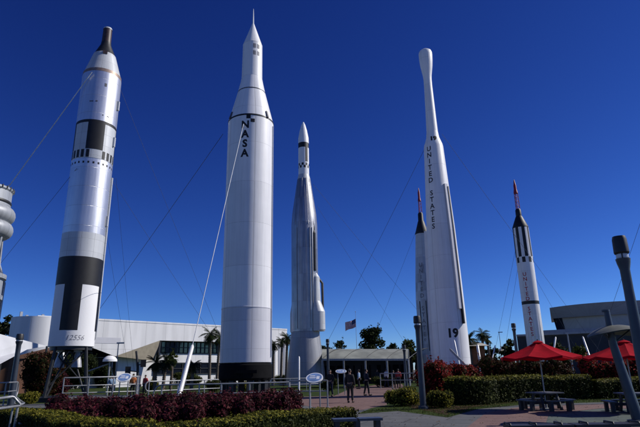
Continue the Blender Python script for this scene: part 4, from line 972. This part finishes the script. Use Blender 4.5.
shrub_px(-30, 12, 372, 392, 'hibiscus', 'low dark bush behind the left handrail', 16, 39, 90, .08, name='dark_bush')
for i, (a, b_, yt, yb, lb, lf) in enumerate(((320, 338, 378, 391, 'low green bush behind the oval sign and the left standing person', 'green'), (372, 398, 376, 387, 'low green bush along the far edge of the brick plaza', 'green'), (141, 160, 380, 390, 'low green bush right of the platform railing', 'yellow'),
        (205, 222, 379, 392, 'small green bush at the left foot of the NASA rocket', 'green'), (222, 236, 379, 393, 'light green grassy bush under the NASA rocket base', 'yellow'), (240, 250, 380, 393, 'small olive bush under the middle of the NASA rocket base', 'yellow'), (343, 366, 375, 384, 'low hedge like bush behind the standing people', 'green'), (272, 298, 374, 384, 'low green bush between the NASA rocket and the metal rocket', 'green'), (168, 204, 372, 386, 'low green bush in the bed beyond the railing', 'green'))):
    shrub_px(a, b_, yt, yb, lf, lb, 9, 50+i, 150, .06, name='green_shrub', group='low bushes around the exhibits')
hl = [G(456, 405), G(470, 405.5), G(484, 405), G(493, 404)]
def fine_path(q, k=6): return [q[i].lerp(q[i+1], j/k) for i in range(len(q)-1) for j in range(k)]+[q[-1]]
def zt_at(q, ytop, x): return P(x, ytop, q.xy.length).z
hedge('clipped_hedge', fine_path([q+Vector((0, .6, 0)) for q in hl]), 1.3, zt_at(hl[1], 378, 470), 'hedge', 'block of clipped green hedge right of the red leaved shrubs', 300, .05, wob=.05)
hr_ = [G(497, 403), G(530, 401.5), G(560, 400.5), G(592, 399.5)]
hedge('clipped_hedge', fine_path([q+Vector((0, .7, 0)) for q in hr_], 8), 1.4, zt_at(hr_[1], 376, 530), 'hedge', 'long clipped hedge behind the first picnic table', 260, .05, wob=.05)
hr2 = [G(598, 399.5), G(640, 398), G(690, 397)]
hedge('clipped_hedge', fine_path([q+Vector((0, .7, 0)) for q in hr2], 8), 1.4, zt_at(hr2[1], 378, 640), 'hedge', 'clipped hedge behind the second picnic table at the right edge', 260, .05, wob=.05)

# ------------------------------------------------------------------ railings and signs
def railing(pts, h, rails, label, post_every=1.6, r=.028, loop=None, z0=0.0):
    pts = [Vector((q.x, q.y, z0)) for q in pts]; o0 = pts[0].copy(); t = empty('handrail', o0, 0, label, 'railing', 'metal railings around the rockets')
    for f in rails:
        mb = MB(); mb.tube([q-o0+Vector((0, 0, h*f)) for q in pts], r*1.25 if f == 1 else r, 8); mb.build('rail', 'rail', t)
    for a, b in zip(pts[:-1], pts[1:]):
        n = max(1, round((b-a).length/post_every))
        for k in range(n+(1 if b is pts[-1] else 0)):
            q = a.lerp(b, k/n)-o0; mb = MB(); mb.tube([q, q+Vector((0, 0, h))], r*1.2, 8); mb.lathe([(0, r*3), (.02, r*3), (.03, r*1.2)], 10, c=(q.x, q.y, 0)); mb.build('post', 'rail', t)
    if loop:
        mb = MB()
        for e in loop:
            q = pts[e]-o0; d = ((pts[e]-pts[e-1]) if e == -1 else (pts[0]-pts[1])).normalized()
            a, b = q+Vector((0, 0, h)), q+Vector((0, 0, h*rails[-1])); m_ = (a+b)/2; rr = (a-b).length/2
            mb.tube([m_+d*rr*math.cos(s)*.9+Vector((0, 0, rr*math.sin(s))) for s in [math.pi/2-k*math.pi/10 for k in range(11)]], r*1.2, 8)
        mb.build('end_loop', 'rail', t)
    return t
# raised viewing platforms
def deck(poly, z, label):
    c = sum(poly, Vector((0, 0, 0)))/len(poly); t = empty('viewing_platform', (c.x, c.y, 0), 0, label, 'platform'); mb = MB(); n = len(poly)
    v = [Vector((q.x-c.x, q.y-c.y, 0)) for q in poly]+[Vector((q.x-c.x, q.y-c.y, z)) for q in poly]
    mb.add(v, [tuple(range(n, 2*n))]+[(i, (i+1) % n, n+(i+1) % n, n+i) for i in range(n)]); mb.build('deck', 'concrete', t); return t
d1 = [HX(64, 33), HX(138, 33), HX(140, 37), HX(64, 37)]
deck(d1, .45, 'low concrete platform in front of the black panelled rocket')
railing([HX(65, 33.2), HX(138, 33.2), HX(140, 36.6)], 1.12, (1, .62, .28), 'metal railing around the platform of the black panelled rocket', 1.25, .03, (-1,), .45)
railing([HX(163, 25.8), HX(200, 25.2), HX(222, 25.0), HX(250, 25.2), HX(289, 25.6)], 1.08, (1, .62, .22), 'long metal railing passing in front of the NASA rocket', 1.55, .028, (0,), .12)
railing([HX(289.5, 25.9), HX(310, 25.4), HX(327, 25.2)], 1.15, (1, .6), 'short metal railing carrying the oval sign by the plaza', .9, .028, None, .1)
railing([HX(150, 31), HX(205, 33), HX(222, 33.5)], 1.1, (1, .55), 'metal railing on the ramp behind the long white anchor tube', 1.8, .028, (0,), .2)
railing([HX(380, 44), HX(404, 42), HX(422, 41)], 1.1, (1, .55), 'metal railing left of the UNITED STATES rocket', 1.5, .028, None, .3)
railing([HX(236, 48), HX(290, 48), HX(322, 50)], 1.1, (1, .55), 'metal railing in front of the flared skirt of the metal rocket', 2.0, .028, None, 0)
# near-left handrail with a looping end
t = empty('handrail', HX(14, 20), 0, 'bent metal handrail with a looped foot on the lawn at the left edge', 'railing', 'metal railings around the rockets')
o0 = HX(14, 20)
def rel(x, y, D): return P(x, y, D)-o0
mb = MB(); mb.tube([rel(-40, 401, 17), rel(0, 398.3, 19), rel(11.5, 396.5, 20), rel(13.5, 397, 20), rel(21, 404.5, 20.3), rel(19, 406, 20.2), rel(0, 408.5, 19), rel(-40, 414, 17)], .04, 10); mb.build('rail', 'rail', t)
mb = MB(); mb.tube([rel(15, 396.5, 20.3), rel(19.5, 400.5, 20.6), rel(24, 403, 21), rel(19.6, 405.5, 20.4)], .035, 8); mb.build('rail', 'rail', t)
mb = MB(); q = rel(18, 406, 20.2); mb.tube([q, Vector((q.x-.03, q.y, .05-o0.z))], .04, 8); q2 = q+Vector((-.1, -.1, 0)); mb.tube([q2, Vector((q2.x-.03, q2.y, .05-o0.z))], .03, 8); mb.build('post', 'rail', t)
mb = MB(); mb.tube([Vector((q.x-.55, q.y-.35, .06)), Vector((q.x, q.y, .07)), Vector((q.x+.2, q.y+.12, .12)), Vector((q.x+.2, q.y+.2, .2)), Vector((q.x, q.y+.15, .25))], .035, 8); mb.build('foot_loop', 'rail', t)
railing([HX(-20, 30), HX(8, 32), HX(19, 34)], 1.1, (1, .6, .3), 'metal railing behind the bent handrail at the left edge', 1.5, .028, (-1,), .3)
def oval_sign(x, y, D, w_, h_, label, tilt=.75, yaw=0.0):
    b = HX(x, D); t = empty('oval_sign', b, yaw, label, 'sign', 'oval information signs'); z = P(x, y, D).z
    R = Matrix.Rotation(tilt, 3, 'X'); n = 32
    def el(k, dz): return [Vector((0, 0, z))+R @ Vector((w_/2*k*math.cos(i*2*math.pi/n), h_/2*k*math.sin(i*2*math.pi/n), dz)) for i in range(n)]
    mb = MB(); a, b2 = el(1, 0), el(1, .05); mb.add(a+b2, [tuple(range(n, 2*n)), tuple(range(n-1, -1, -1))]+[(i, (i+1) % n, n+(i+1) % n, n+i) for i in range(n)]); mb.build('panel', 'signwhite', t)
    mb = MB(); mb.add(el(.86, .055), [tuple(range(n))]); pr = mb.build('print', 'signblue', t)
    mb = MB()
    for (x0, x1, y0, y1) in ((-.28, .02, .12, .2), (-.3, .1, -.02, .03), (-.28, .05, -.1, -.06), (.12, .3, -.18, .12)):
        mb.add([Vector((0, 0, z))+R @ Vector((q*w_, s*h_, .06)) for q, s in ((x0, y0), (x1, y0), (x1, y1), (x0, y1))], [(0, 1, 2, 3)])
    mb.build('picture', 'signwhite', pr)
    mb = MB()
    for s in (-1, 1): mb = MB(); mb.tube([(s*w_*.3, 0, 0), (s*w_*.3, 0, z-.03)], .03, 8); mb.build('post', 'rail', t)
    return t
oval_sign(314.5, 378.4, 24.9, .78, .72, 'tilted oval blue and white sign nearest the brick plaza', .6, -.15)
oval_sign(125, 378, 32.6, .75, .8, 'oval blue and white sign on the platform railing of the black panelled rocket', .6, .1)
oval_sign(341, 371.6, 40, .8, .4, 'pale oval sign behind the standing people', .7, 0)

# ------------------------------------------------------------------ lamps, posts, flag
LG = 'slate lamp posts with dark caps'
def lamp_post(base, h, label, r=.115, tilt=0.0):
    t = empty('lamp_post', base, 0, label, 'lamp post', LG)
    mb = MB(); mb.lathe([(0, r*1.9), (.12, r*1.9), (.16, r*1.25), (h*.5, r*1.1), (h-1.0, r*.95), (h-.62, r*.98), (h-.5, r*1.3), (h-.42, r*1.45), (h-.42, 0)], 28); mb.build('pole', 'lamp', t)
    mb = MB(); mb.lathe([(h-.42, r*1.05), (h-.40, r*1.2), (h-.34, r*1.2), (h-.32, r*.9)], 24); mb.build('lens', 'frost', t)
    mb = MB(); mb.lathe([(h-.32, r*1.35), (h-.30, r*1.5), (h-.06, r*1.42), (h, r*1.25), (h, 0)], 28); mb.lathe([(h-.32, 0), (h-.32, r*1.45)], 24); mb.build('cap', 'lamp_dark', t)
    for k in range(3):
        a = k*2.09; mb = MB(); mb.tube([(math.cos(a)*r*1.25, math.sin(a)*r*1.25, h-.43), (math.cos(a)*r*1.25, math.sin(a)*r*1.25, h-.3)], .012, 6); mb.build('strut', 'lamp_dark', t)
    t.rotation_euler.y = tilt; return t
def lamp_px(x, ytop, D, label, **k): b = HX(x, D); return lamp_post(b, P(x, ytop, D).z, label, **k)
b = HX(644, 10.9); lamp_post(b, P(619.5, 236.5, 10.9).z, 'large slate lamp post rising at the right edge', r=.086)
b = HX(420.7, 24.6); lamp_post(b, P(416.5, 316, 24.6).z, 'lamp post standing left of the tall red leaved shrub', r=.115)
lamp_px(519, 323, 44, 'far lamp post left of the striped rocket and first red umbrella')
lamp_px(328.2, 339, 52, 'far lamp post beside the flared skirt of the metal rocket')
lamp_px(405.5, 345, 50, 'far lamp post at the right end of the covered walkway')
b = HX(15, 36); lamp_post(b, P(22, 334, 36).z, 'lamp post in front of the white sail canopy', r=.14)
def thin_light(x, yt, D, label, arm=.5):
    b = HX(x, D); z = P(x, yt, D).z; t = empty('street_light', b, 0, label, 'street light'); mb = MB(); mb.tube([(0, 0, 0), (0, 0, z)], [.08, .05], 8); mb.build('pole', 'rail', t)
    mb = MB(); mb.box((arm*.3, 0, z), (arm, .3, .14)); mb.build('lamp_head', 'mastgrey', t); return t
thin_light(116, 343, 60, 'thin street light with a flat head right of the black panelled rocket', .7)
thin_light(503.5, 332, 110, 'thin street light far away right of the palms', .8)
thin_light(573, 333, 48, 'plain grey pole between the two red umbrellas', .2)
# loudspeaker post
b = HX(137.5, 56); t = empty('speaker_post', b, 0, 'dark leaning post carrying two loudspeakers before the white building', 'post'); z = P(133.7, 351, 56).z
mb = MB(); mb.tube([(.15, 0, 0), (0, 0, z*.6), (-.28, 0, z)], [.16, .13, .1], 8); mb.build('pole', 'dmetal', t)
for dx, f in ((.55, .66), (-.9, .5)): mb = MB(); mb.box((dx, -.1, z*f+.15), (.5, .4, .7), .3); mb.tube([(0, 0, z*f), (dx, 0, z*f+.1)], .05, 6); mb.build('loudspeaker', 'black', t)
# white dome on a post beside the left rocket
b = HX(109, 46); t = empty('dome_lamp', b, 0, 'small white dome on a post right of the black panelled rocket stand', 'lamp'); z = P(108.5, 361.5, 46).z
mb = MB(); mb.lathe([(z, .55), (z+.16, .53), (z+.34, .38), (z+.44, .18), (z+.46, 0)], 28); mb.lathe([(z, 0), (z, .55)], 28); mb.build('dome', 'bwhite', t)
mb = MB(); mb.tube([(0, 0, 0), (0, 0, z)], .07, 8); mb.tube([(-1.6, 0, z-.7), (0, 0, z-.15)], .06, 8); mb.build('post', 'rail', t)
# flag
b = HX(357.6, 78); t = empty('flagpole', b, 0, 'thin flagpole flying an American flag above the covered walkway', 'flagpole'); z = P(357, 312, 78).z
mb = MB(); mb.tube([(0, 0, 0), (0, 0, z)], [.045, .02], 8); mb.lathe([(z, .05), (z+.06, .08), (z+.12, 0)], 10); mb.build('pole', 'mastgrey', t)
ft = P(357, 318.6, 78).z; fh = ft-P(357, 326.8, 78).z; fw_ = 1.62; mb = MB(); nu, nv = 26, 26
def fp(u, v): return Vector((-fw_*u*.96, .16*math.sin(u*8)*u**.5, ft-fh*v-.62*u-.12*math.sin(u*5+v)*u))
for i in range(nu):
    for j in range(nv):
        u0, u1, v0, v1 = i/nu, (i+1)/nu, j/nv, (j+1)/nv
        um = (i+.5)/nu; vm = (j+.5)/nv
        mi = 1 if (um < .4 and vm < 7/13) else (0 if int(vm*13) % 2 == 0 else 2)
        mb.add([fp(u0, v0), fp(u1, v0), fp(u1, v1), fp(u0, v1)], [(0, 1, 2, 3)], mi, True)
fo = mb.build('flag', ['flagred', 'flagblue', 'flagwhite'], t)
mb = MB()
for r_ in range(9):
    for c_ in range(6 if r_ % 2 == 0 else 5):
        u = .4*(c_+(.5 if r_ % 2 == 0 else 1))/6; v = 7/13*(r_+.5)/9; q = fp(u, v); rr = .022
        mb.add([q+Vector((rr*(1 if k % 2 == 0 else .4)*math.sin(k*math.pi/5), s*.012, rr*(1 if k % 2 == 0 else .4)*math.cos(k*math.pi/5))) for s in (-1, 1) for k in range(10)], [tuple(range(10)), tuple(range(19, 9, -1))])
mb.build('stars', 'flagwhite', fo)
# leaning post with curved awning (right)
o0 = HX(629, 19.6); t = empty('awning_post', o0, 0, 'grey leaning post with a curved leaf shaped awning in front of the second umbrella', 'post')
topP = P(606.5, 311, 19.6)-o0; mid = P(613, 344, 19.6)-o0
mb = MB(); mb.tube([Vector((0.02, 0, 0)), mid, topP], [.17, .12, .09], 14); mb.lathe([(topP.z-.02, .12), (topP.z+.04, .12), (topP.z+.04, 0)], 14, c=(topP.x-.03, topP.y, 0)); mb.lathe([(0, .3), (.06, .3), (.08, .18)], 20); mb.build('pole', 'lamp', t)
mb = MB(); n = 16; m_ = 8; vs = []
a, b2 = P(589, 337.5, 19.2)-o0, P(644, 336.5, 20.3)-o0
for i in range(n+1):
    f = i/n; c = a.lerp(b2, f); hh = .36*math.sin(math.pi*f)**.8; wd = .95*math.sin(math.pi*min(1, f*1.0))**.7+.05
    for j in range(m_+1): g = -1+2*j/m_; vs.append(c+Vector((0, g*wd, hh*(1-.55*g*g)+.02)))
mb.add(vs, [(i*(m_+1)+j, (i+1)*(m_+1)+j, (i+1)*(m_+1)+j+1, i*(m_+1)+j+1) for i in range(n) for j in range(m_)], 0, True)
mb.add([v-Vector((0, 0, .03)) for v in vs], [(i*(m_+1)+j+1, (i+1)*(m_+1)+j+1, (i+1)*(m_+1)+j, i*(m_+1)+j) for i in range(n) for j in range(m_)], 0, True); mb.build('awning', 'awning', t)
mb = MB()
for f in (.25, .75): mb = MB(); mb.tube([mid, a.lerp(b2, f)+Vector((0, 0, .2))], .03, 6); mb.build('bracket', 'lamp', t)

# ------------------------------------------------------------------ umbrellas, tables, benches
def umbrella(base, zr, za, R_, rz, label):
    t = empty('umbrella', base, rz, label, 'umbrella', 'red umbrellas over the picnic tables'); n = 8; seg = 6
    def prof(f): return za+(zr-za)*(f**.86)
    mb = MB()
    for k in range(n):
        a0, a1 = 2*math.pi*k/n, 2*math.pi*(k+1)/n
        for i in range(seg):
            f0, f1 = .09+.91*i/seg, .09+.91*(i+1)/seg; row = []
            for f in (f0, f1):
                for j in range(5):
                    g = j/4; p0 = Vector((math.cos(a0), math.sin(a0), 0)); p1 = Vector((math.cos(a1), math.sin(a1), 0)); q = p0.lerp(p1, g)*R_*f
                    row.append((q.x, q.y, prof(f)-.085*f*math.sin(math.pi*g)-.03*math.sin(math.pi*f)))
            mb.add(row, [(j, j+1, 6+j, 5+j) for j in range(4)], 0, True)
        p0 = Vector((math.cos(a0), math.sin(a0), 0))*R_; p1 = Vector((math.cos(a1), math.sin(a1), 0))*R_; m1 = p0.lerp(p1, .5)
        zz0, zm = zr, zr-.085; mb.add([(p0.x, p0.y, zz0), (m1.x, m1.y, zm), (p1.x, p1.y, zz0), (p1.x*.995, p1.y*.995, zz0-.09), (m1.x*.99, m1.y*.99, zm-.085), (p0.x*.995, p0.y*.995, zz0-.09)], [(0, 5, 4, 1), (1, 4, 3, 2)])
    mb.build('canopy', 'canvas_red', t)
    mb = MB(); zc = prof(.09); mb.lathe([(prof(.15)+.03, R_*.155), (zc+.05, R_*.07), (zc+.08, 0)], 8); mb.build('vent_cap', 'canvas_red', t)
    mb = MB(); mb.lathe([(zc+.06, .025), (zc+.11, .028), (zc+.13, 0)], 10); mb.build('finial', 'dmetal', t)
    for k in range(n):
        a = 2*math.pi*k/n; c, s = math.cos(a), math.sin(a); mb = MB(); mb.tube([(c*.05, s*.05, prof(.05)-.06), (c*R_*.5, s*R_*.5, prof(.5)-.05), (c*R_*.98, s*R_*.98, zr-.04)], .014, 6); mb.tube([(c*.04, s*.04, zr-.05), (c*R_*.48, s*R_*.48, prof(.48)-.06)], .011, 6); mb.build('rib', 'rail', t)
    mb = MB(); mb.tube([(0, 0, .02), (0, 0, zc)], .026, 10); mb.lathe([(0, .26), (.06, .26), (.09, .05), (.3, .04)], 20); mb.build('pole', 'rail', t); return t
def picnic(base, rz, label):
    PK = .80; t = empty('picnic_table', base, rz, label, 'picnic table', 'dark picnic tables under the red umbrellas')
    mb = MB()
    for k in range(7): mb.box((0, -.57+k*.19, .75), (1.32, .175, .05))
    mb.build('table_top', 'tabletop', t)
    for sx in (-1, 1):
        for sy in (-1, 1): mb = MB(); mb.beam((sx*.42, sy*.30, .72), (sx*.5, sy*.52, 0), .1, .12); mb.build('leg', 'dwood', t)
    mb = MB(); mb.box((0, 0, .69), (.12, 1.1, .07)); mb.box((0, 0, .686), (1.1, .12, .07)); mb.build('table_frame', 'dwood', t)
    mb = MB(); mb.beam((0, -1.05, .33), (0, 1.05, .33), .1, .12); mb.beam((-1.05, 0, .325), (1.05, 0, .325), .1, .12); mb.build('cross_beam', 'dwood', t)
    for k in range(4):
        Rz = Matrix.Rotation(k*math.pi/2, 3, 'Z'); mb = MB()
        for j in range(2): c = Rz @ Vector((0, -1.02-.17*j, .44)); mb.box(c, (1.3, .16, .05), k*math.pi/2)
        o = mb.build('bench_seat', 'benchtop', t)
        for s in (-.48, .48):
            c = Rz @ Vector((s, -1.1, 0)); mb = MB(); mb.beam(c+Vector((0, 0, .415)), c, .14, .22); mb.build('bench_leg', 'dwood', o)
    return t
b1 = HX(541.5, 24.2); b2_ = HX(629, 23.6)
umbrella(b1, P(500, 357.6, 24.4).z, P(536, 340.2, 24.2).z, 1.62, .15, 'red umbrella over the picnic table in full view')
pk1 = picnic(b1, .22, 'dark picnic table standing in full view below a red umbrella')
umbrella(b2_, P(586, 357.2, 23.7).z, P(620, 339.9, 23.6).z, 1.52, .35, 'red umbrella at the right edge behind the leaning awning post')
pk2 = picnic(b2_, -.2, 'dark picnic table at the right edge behind the leaning awning post')
for q in (pk1, pk2): q.scale = (.80, .80, .88)
def bench(base, rz, L, label, arms=0, h=.45, m='benchtop'):
    t = empty('bench', base, rz, label, 'bench'); mb = MB()
    for k in range(2): mb.box((-L/4+k*L/2, 0, h-.03+.0), (L/2-.05, .46, .06))
    mb.build('seat', m, t)
    for s in (-.4, 0, .4): mb = MB(); mb.box((s*L, 0, (h-.065)/2), (.12, .34, h-.065)); mb.build('leg', 'dwood', t)
    for k in range(arms): x = -L/2+.06+(L-.12)*k/(arms-1); mb = MB(); mb.tube([(x, -.2, h+.003), (x, -.2, h+.03), (x, .2, h+.03), (x, .2, h+.003)], .022, 8); mb.build('divider', 'dmetal', t)
    return t
bench(HX(355, 14.9), .13, 1.36, 'low slate bench without back beside the end of the front hedge')
bench(HX(563, 13.6), -.02, 2.9, 'long dark bench with small dividers at the bottom right', 6, .44, 'lamp_dark')

# ------------------------------------------------------------------ people
def skin_body(name, verts, edges, radii, m, parent, lvl=1, rootv=0):
    me = bpy.data.meshes.new(name); me.from_pydata(verts, edges, []); o = bpy.data.objects.new(name, me); COL.objects.link(o)
    sm = o.modifiers.new('s', 'SKIN'); sm.use_smooth_shade = True
    for i, r in enumerate(radii):
        rr = r if isinstance(r, tuple) else (r, r); me.skin_vertices[0].data[i].radius = rr
    me.skin_vertices[0].data[rootv].use_root = True
    sb = o.modifiers.new('u', 'SUBSURF'); sb.levels = lvl; sb.render_levels = lvl
    dg = bpy.context.evaluated_depsgraph_get(); m2 = bpy.data.meshes.new_from_object(o.evaluated_get(dg)); bpy.data.objects.remove(o); bpy.data.meshes.remove(me)
    m2.materials.clear(); m2.materials.append(MT[m]); m2.polygons.foreach_set('use_smooth', [True]*len(m2.polygons)); m2.polygons.foreach_set('material_index', [0]*len(m2.polygons))
    q = bpy.data.objects.new(name, m2); COL.objects.link(q); q.parent = parent; return q
def person(base, rz, label, top='cl_black', legs='cl_dark', pose='hang', stride=.08, h=1.75, group=None, detail=True, hair='hair'):
    """faces local -Y"""
    t = empty('person', base, rz, label, 'person', group); k = h/1.75
    S = lambda x, y, z: Vector((x*k, y*k, z*k))
    J = {}
    def add(n, v, r): J[n] = (len(J), v, r)
    add('pel', S(0, .01, .96), .125); add('sp', S(0, .0, 1.14), .118); add('ch', S(0, .01, 1.33), .14); add('nk', S(0, .015, 1.47), .06); add('nk2', S(0, -.005, 1.53), .056)
    add('hd', S(0, -.02, 1.60), .082); add('hd2', S(0, -.018, 1.68), .078)
    E = [('pel', 'sp'), ('sp', 'ch'), ('ch', 'nk'), ('nk', 'nk2'), ('nk2', 'hd'), ('hd', 'hd2')]
    for s, n in ((-1, 'L'), (1, 'R')):
        fy = stride*s
        add('hip'+n, S(.095*s, .01, .90), .098); add('kn'+n, S(.105*s, -.02+fy*.5, .49), .062); add('an'+n, S(.11*s, .03+fy, .09), .043); add('to'+n, S(.125*s, -.13+fy, .035), .036)
        E += [('pel', 'hip'+n), ('hip'+n, 'kn'+n), ('kn'+n, 'an'+n), ('an'+n, 'to'+n)]
        add('sh'+n, S(.185*s, .015, 1.405), .062)
        if pose == 'hang': el, wr, hn = S(.245*s, .04, 1.12), S(.255*s, -.03, .88), S(.25*s, -.05, .80)
        elif pose == 'front': el, wr, hn = S(.25*s, .03, 1.13), S(.15*s, -.20, 1.08), S(.09*s, -.24, 1.10)
        else: el, wr, hn = S(.27*s, .06, 1.14), S(.19*s, -.06, .95), S(.17*s, -.07, .90)
        add('el'+n, el, .045); add('wr'+n, wr, .031); add('ha'+n, hn, .036)
        E += [('ch', 'sh'+n), ('sh'+n, 'el'+n), ('el'+n, 'wr'+n), ('wr'+n, 'ha'+n)]
        d = (hn-wr).normalized(); sd_ = d.cross(Vector((0, 1, 0))).normalized() if abs(d.y) < .9 else Vector((1, 0, 0))
        fwd = Vector((0, -1, 0))-d*d.dot(Vector((0, -1, 0))); fwd = fwd.normalized()
        if detail:
            for fi, (of, ln) in enumerate(((-.026, .062), (-.009, .072), (.009, .068), (.026, .05))):
                b0 = hn+d*.02*k+fwd*of*k; b1 = b0+d*ln*.55*k; b2 = b1+(d*.8-sd_*s*.5).normalized()*ln*.5*k
                add('f%d%s' % (fi, n), b0+d*.012*k, .011); add('g%d%s' % (fi, n), b1, .009); add('h%d%s' % (fi, n), b2, .007); E += [('ha'+n, 'f%d%s' % (fi, n)), ('f%d%s' % (fi, n), 'g%d%s' % (fi, n)), ('g%d%s' % (fi, n), 'h%d%s' % (fi, n))]
            add('t0'+n, wr.lerp(hn, .55)+fwd*.035*k, .012); add('t1'+n, hn+fwd*.055*k+d*.02*k, .009); E += [('ha'+n, 't0'+n), ('t0'+n, 't1'+n)]
    if detail:
        add('nose', S(0, -.108, 1.615), .013); add('chin', S(0, -.075, 1.555), .038); E += [('hd', 'nose'), ('hd', 'chin')]
        for s in (-1, 1): add('ear%d' % s, S(.088*s, 0, 1.62), .018); E += [('hd', 'ear%d' % s)]
    def sub(names, name, m, grow, lvl=1, rootn='pel', extra=None):
        idx = {n: i for i, n in enumerate(names)}; vs = [J[n][1].copy() for n in names]; rs = [(J[n][2]+grow(n))*k for n in names]
        es = [(idx[a], idx[b]) for a, b in E if a in idx and b in idx]
        rs = [(r*1.32, r*.88) if n in ('pel', 'sp', 'ch') else r for n, r in zip(names, rs)]
        if extra: vs, rs, es = extra(idx, vs, rs, es)
        return skin_body(name, vs, es, rs, m, t, lvl, idx[rootn])
    sub(list(J), 'body', 'skin', lambda n: 0, 1)
    sub(['pel', 'sp', 'ch', 'nk']+[a+n for n in 'LR' for a in ('sh', 'el', 'wr')], 'jacket', top, lambda n: {'nk': .012, 'wr': .014, 'pel': .03}.get(n, .024))
    sub(['pel']+[a+n for n in 'LR' for a in ('hip', 'kn', 'an')], 'trousers', legs, lambda n: .018 if n != 'an' else .024)
    mb = MB(); vs, fs = ico()
    mb.add([S(v.x*.092, -.012+v.y*.105+.016, 1.668+v.z*.095) if not (v.y < -.35 and v.z < .35) else S(v.x*.075, -.01+v.y*.06, 1.68+v.z*.06) for v in vs], fs, 0, True); mb.build('hair', hair, t)
    for s, n in ((-1, 'L'), (1, 'R')):
        a, b_ = J['an'+n][1], J['to'+n][1]; mb = MB(); mb.add([Vector((a.x+v.x*.052*k, (a.y+b_.y)/2-.02*k+v.y*.145*k, max(0, .045*k+v.z*.055*k))) for v in vs], fs, 0, True); mb.build('shoe', 'cl_black', t)
    if detail:
        for s in (-1, 1): mb = MB(); mb.add([S(.032*s+v.x*.011, -.092+v.y*.008, 1.632+v.z*.007) for v in vs], fs, 0, True); mb.build('eye', 'hair', t)
        mb = MB(); mb.box(S(0, -.1, 1.572), (.045*k, .012*k, .008*k)); mb.build('mouth', 'redtext', t)
    return t
def pxp(x, y): q = G(x, y); q.z = .006; return q
person(pxp(350.5, 402.8), 2.75, 'person in black jacket and dark trousers standing in the middle of the brick plaza', 'cl_black', 'cl_dark', 'hang', .05)
person(pxp(367, 395.6), 1.9, 'person in dark clothes standing right of the other two, hands at the waist', 'cl_navy', 'cl_black', 'front', .14)
person(pxp(330.5, 396.6), -.5, 'person in dark clothes standing left of the other two, beside the oval sign', 'cl_black', 'cl_navy', 'hip', .10)
V = [(358.5, 52, 'cl_blue', 'cl_dark', 'far visitor in a light blue shirt under the covered walkway'), (386, 55, 'cl_white', 'cl_navy', 'far visitor in a white shirt under the covered walkway'), (393, 50, 'cl_dark', 'cl_black', 'far visitor in dark clothes right of the white shirted visitor'),
     (398, 53, 'cl_red', 'cl_dark', 'far visitor in a red top near the right end of the walkway'), (134, 46, 'cl_orange', 'cl_dark', 'far visitor in an orange top behind the platform railing'), (140, 48, 'cl_dark', 'cl_dark', 'far visitor in dark clothes right of the orange topped visitor'),
     (113, 44, 'cl_blue', 'cl_navy', 'far visitor in a light blue top behind the platform railing'), (146, 50, 'cl_red', 'cl_dark', 'far visitor in a red top before the white building'), (377, 58, 'cl_dark', 'cl_dark', 'far visitor in dark clothes in the shade of the walkway, below the broad tree'), (185, 58, 'cl_white', 'cl_navy', 'far visitor in a white top behind the long white anchor tube')]
for i, (x, D, a, b_, lb) in enumerate(V):
    q = HX(x, D); person(q, random.uniform(0, 6.28), lb, a, b_, random.choice(('hang', 'hip')), random.uniform(.02, .16), random.uniform(1.6, 1.8), 'visitors in the background', detail=False)
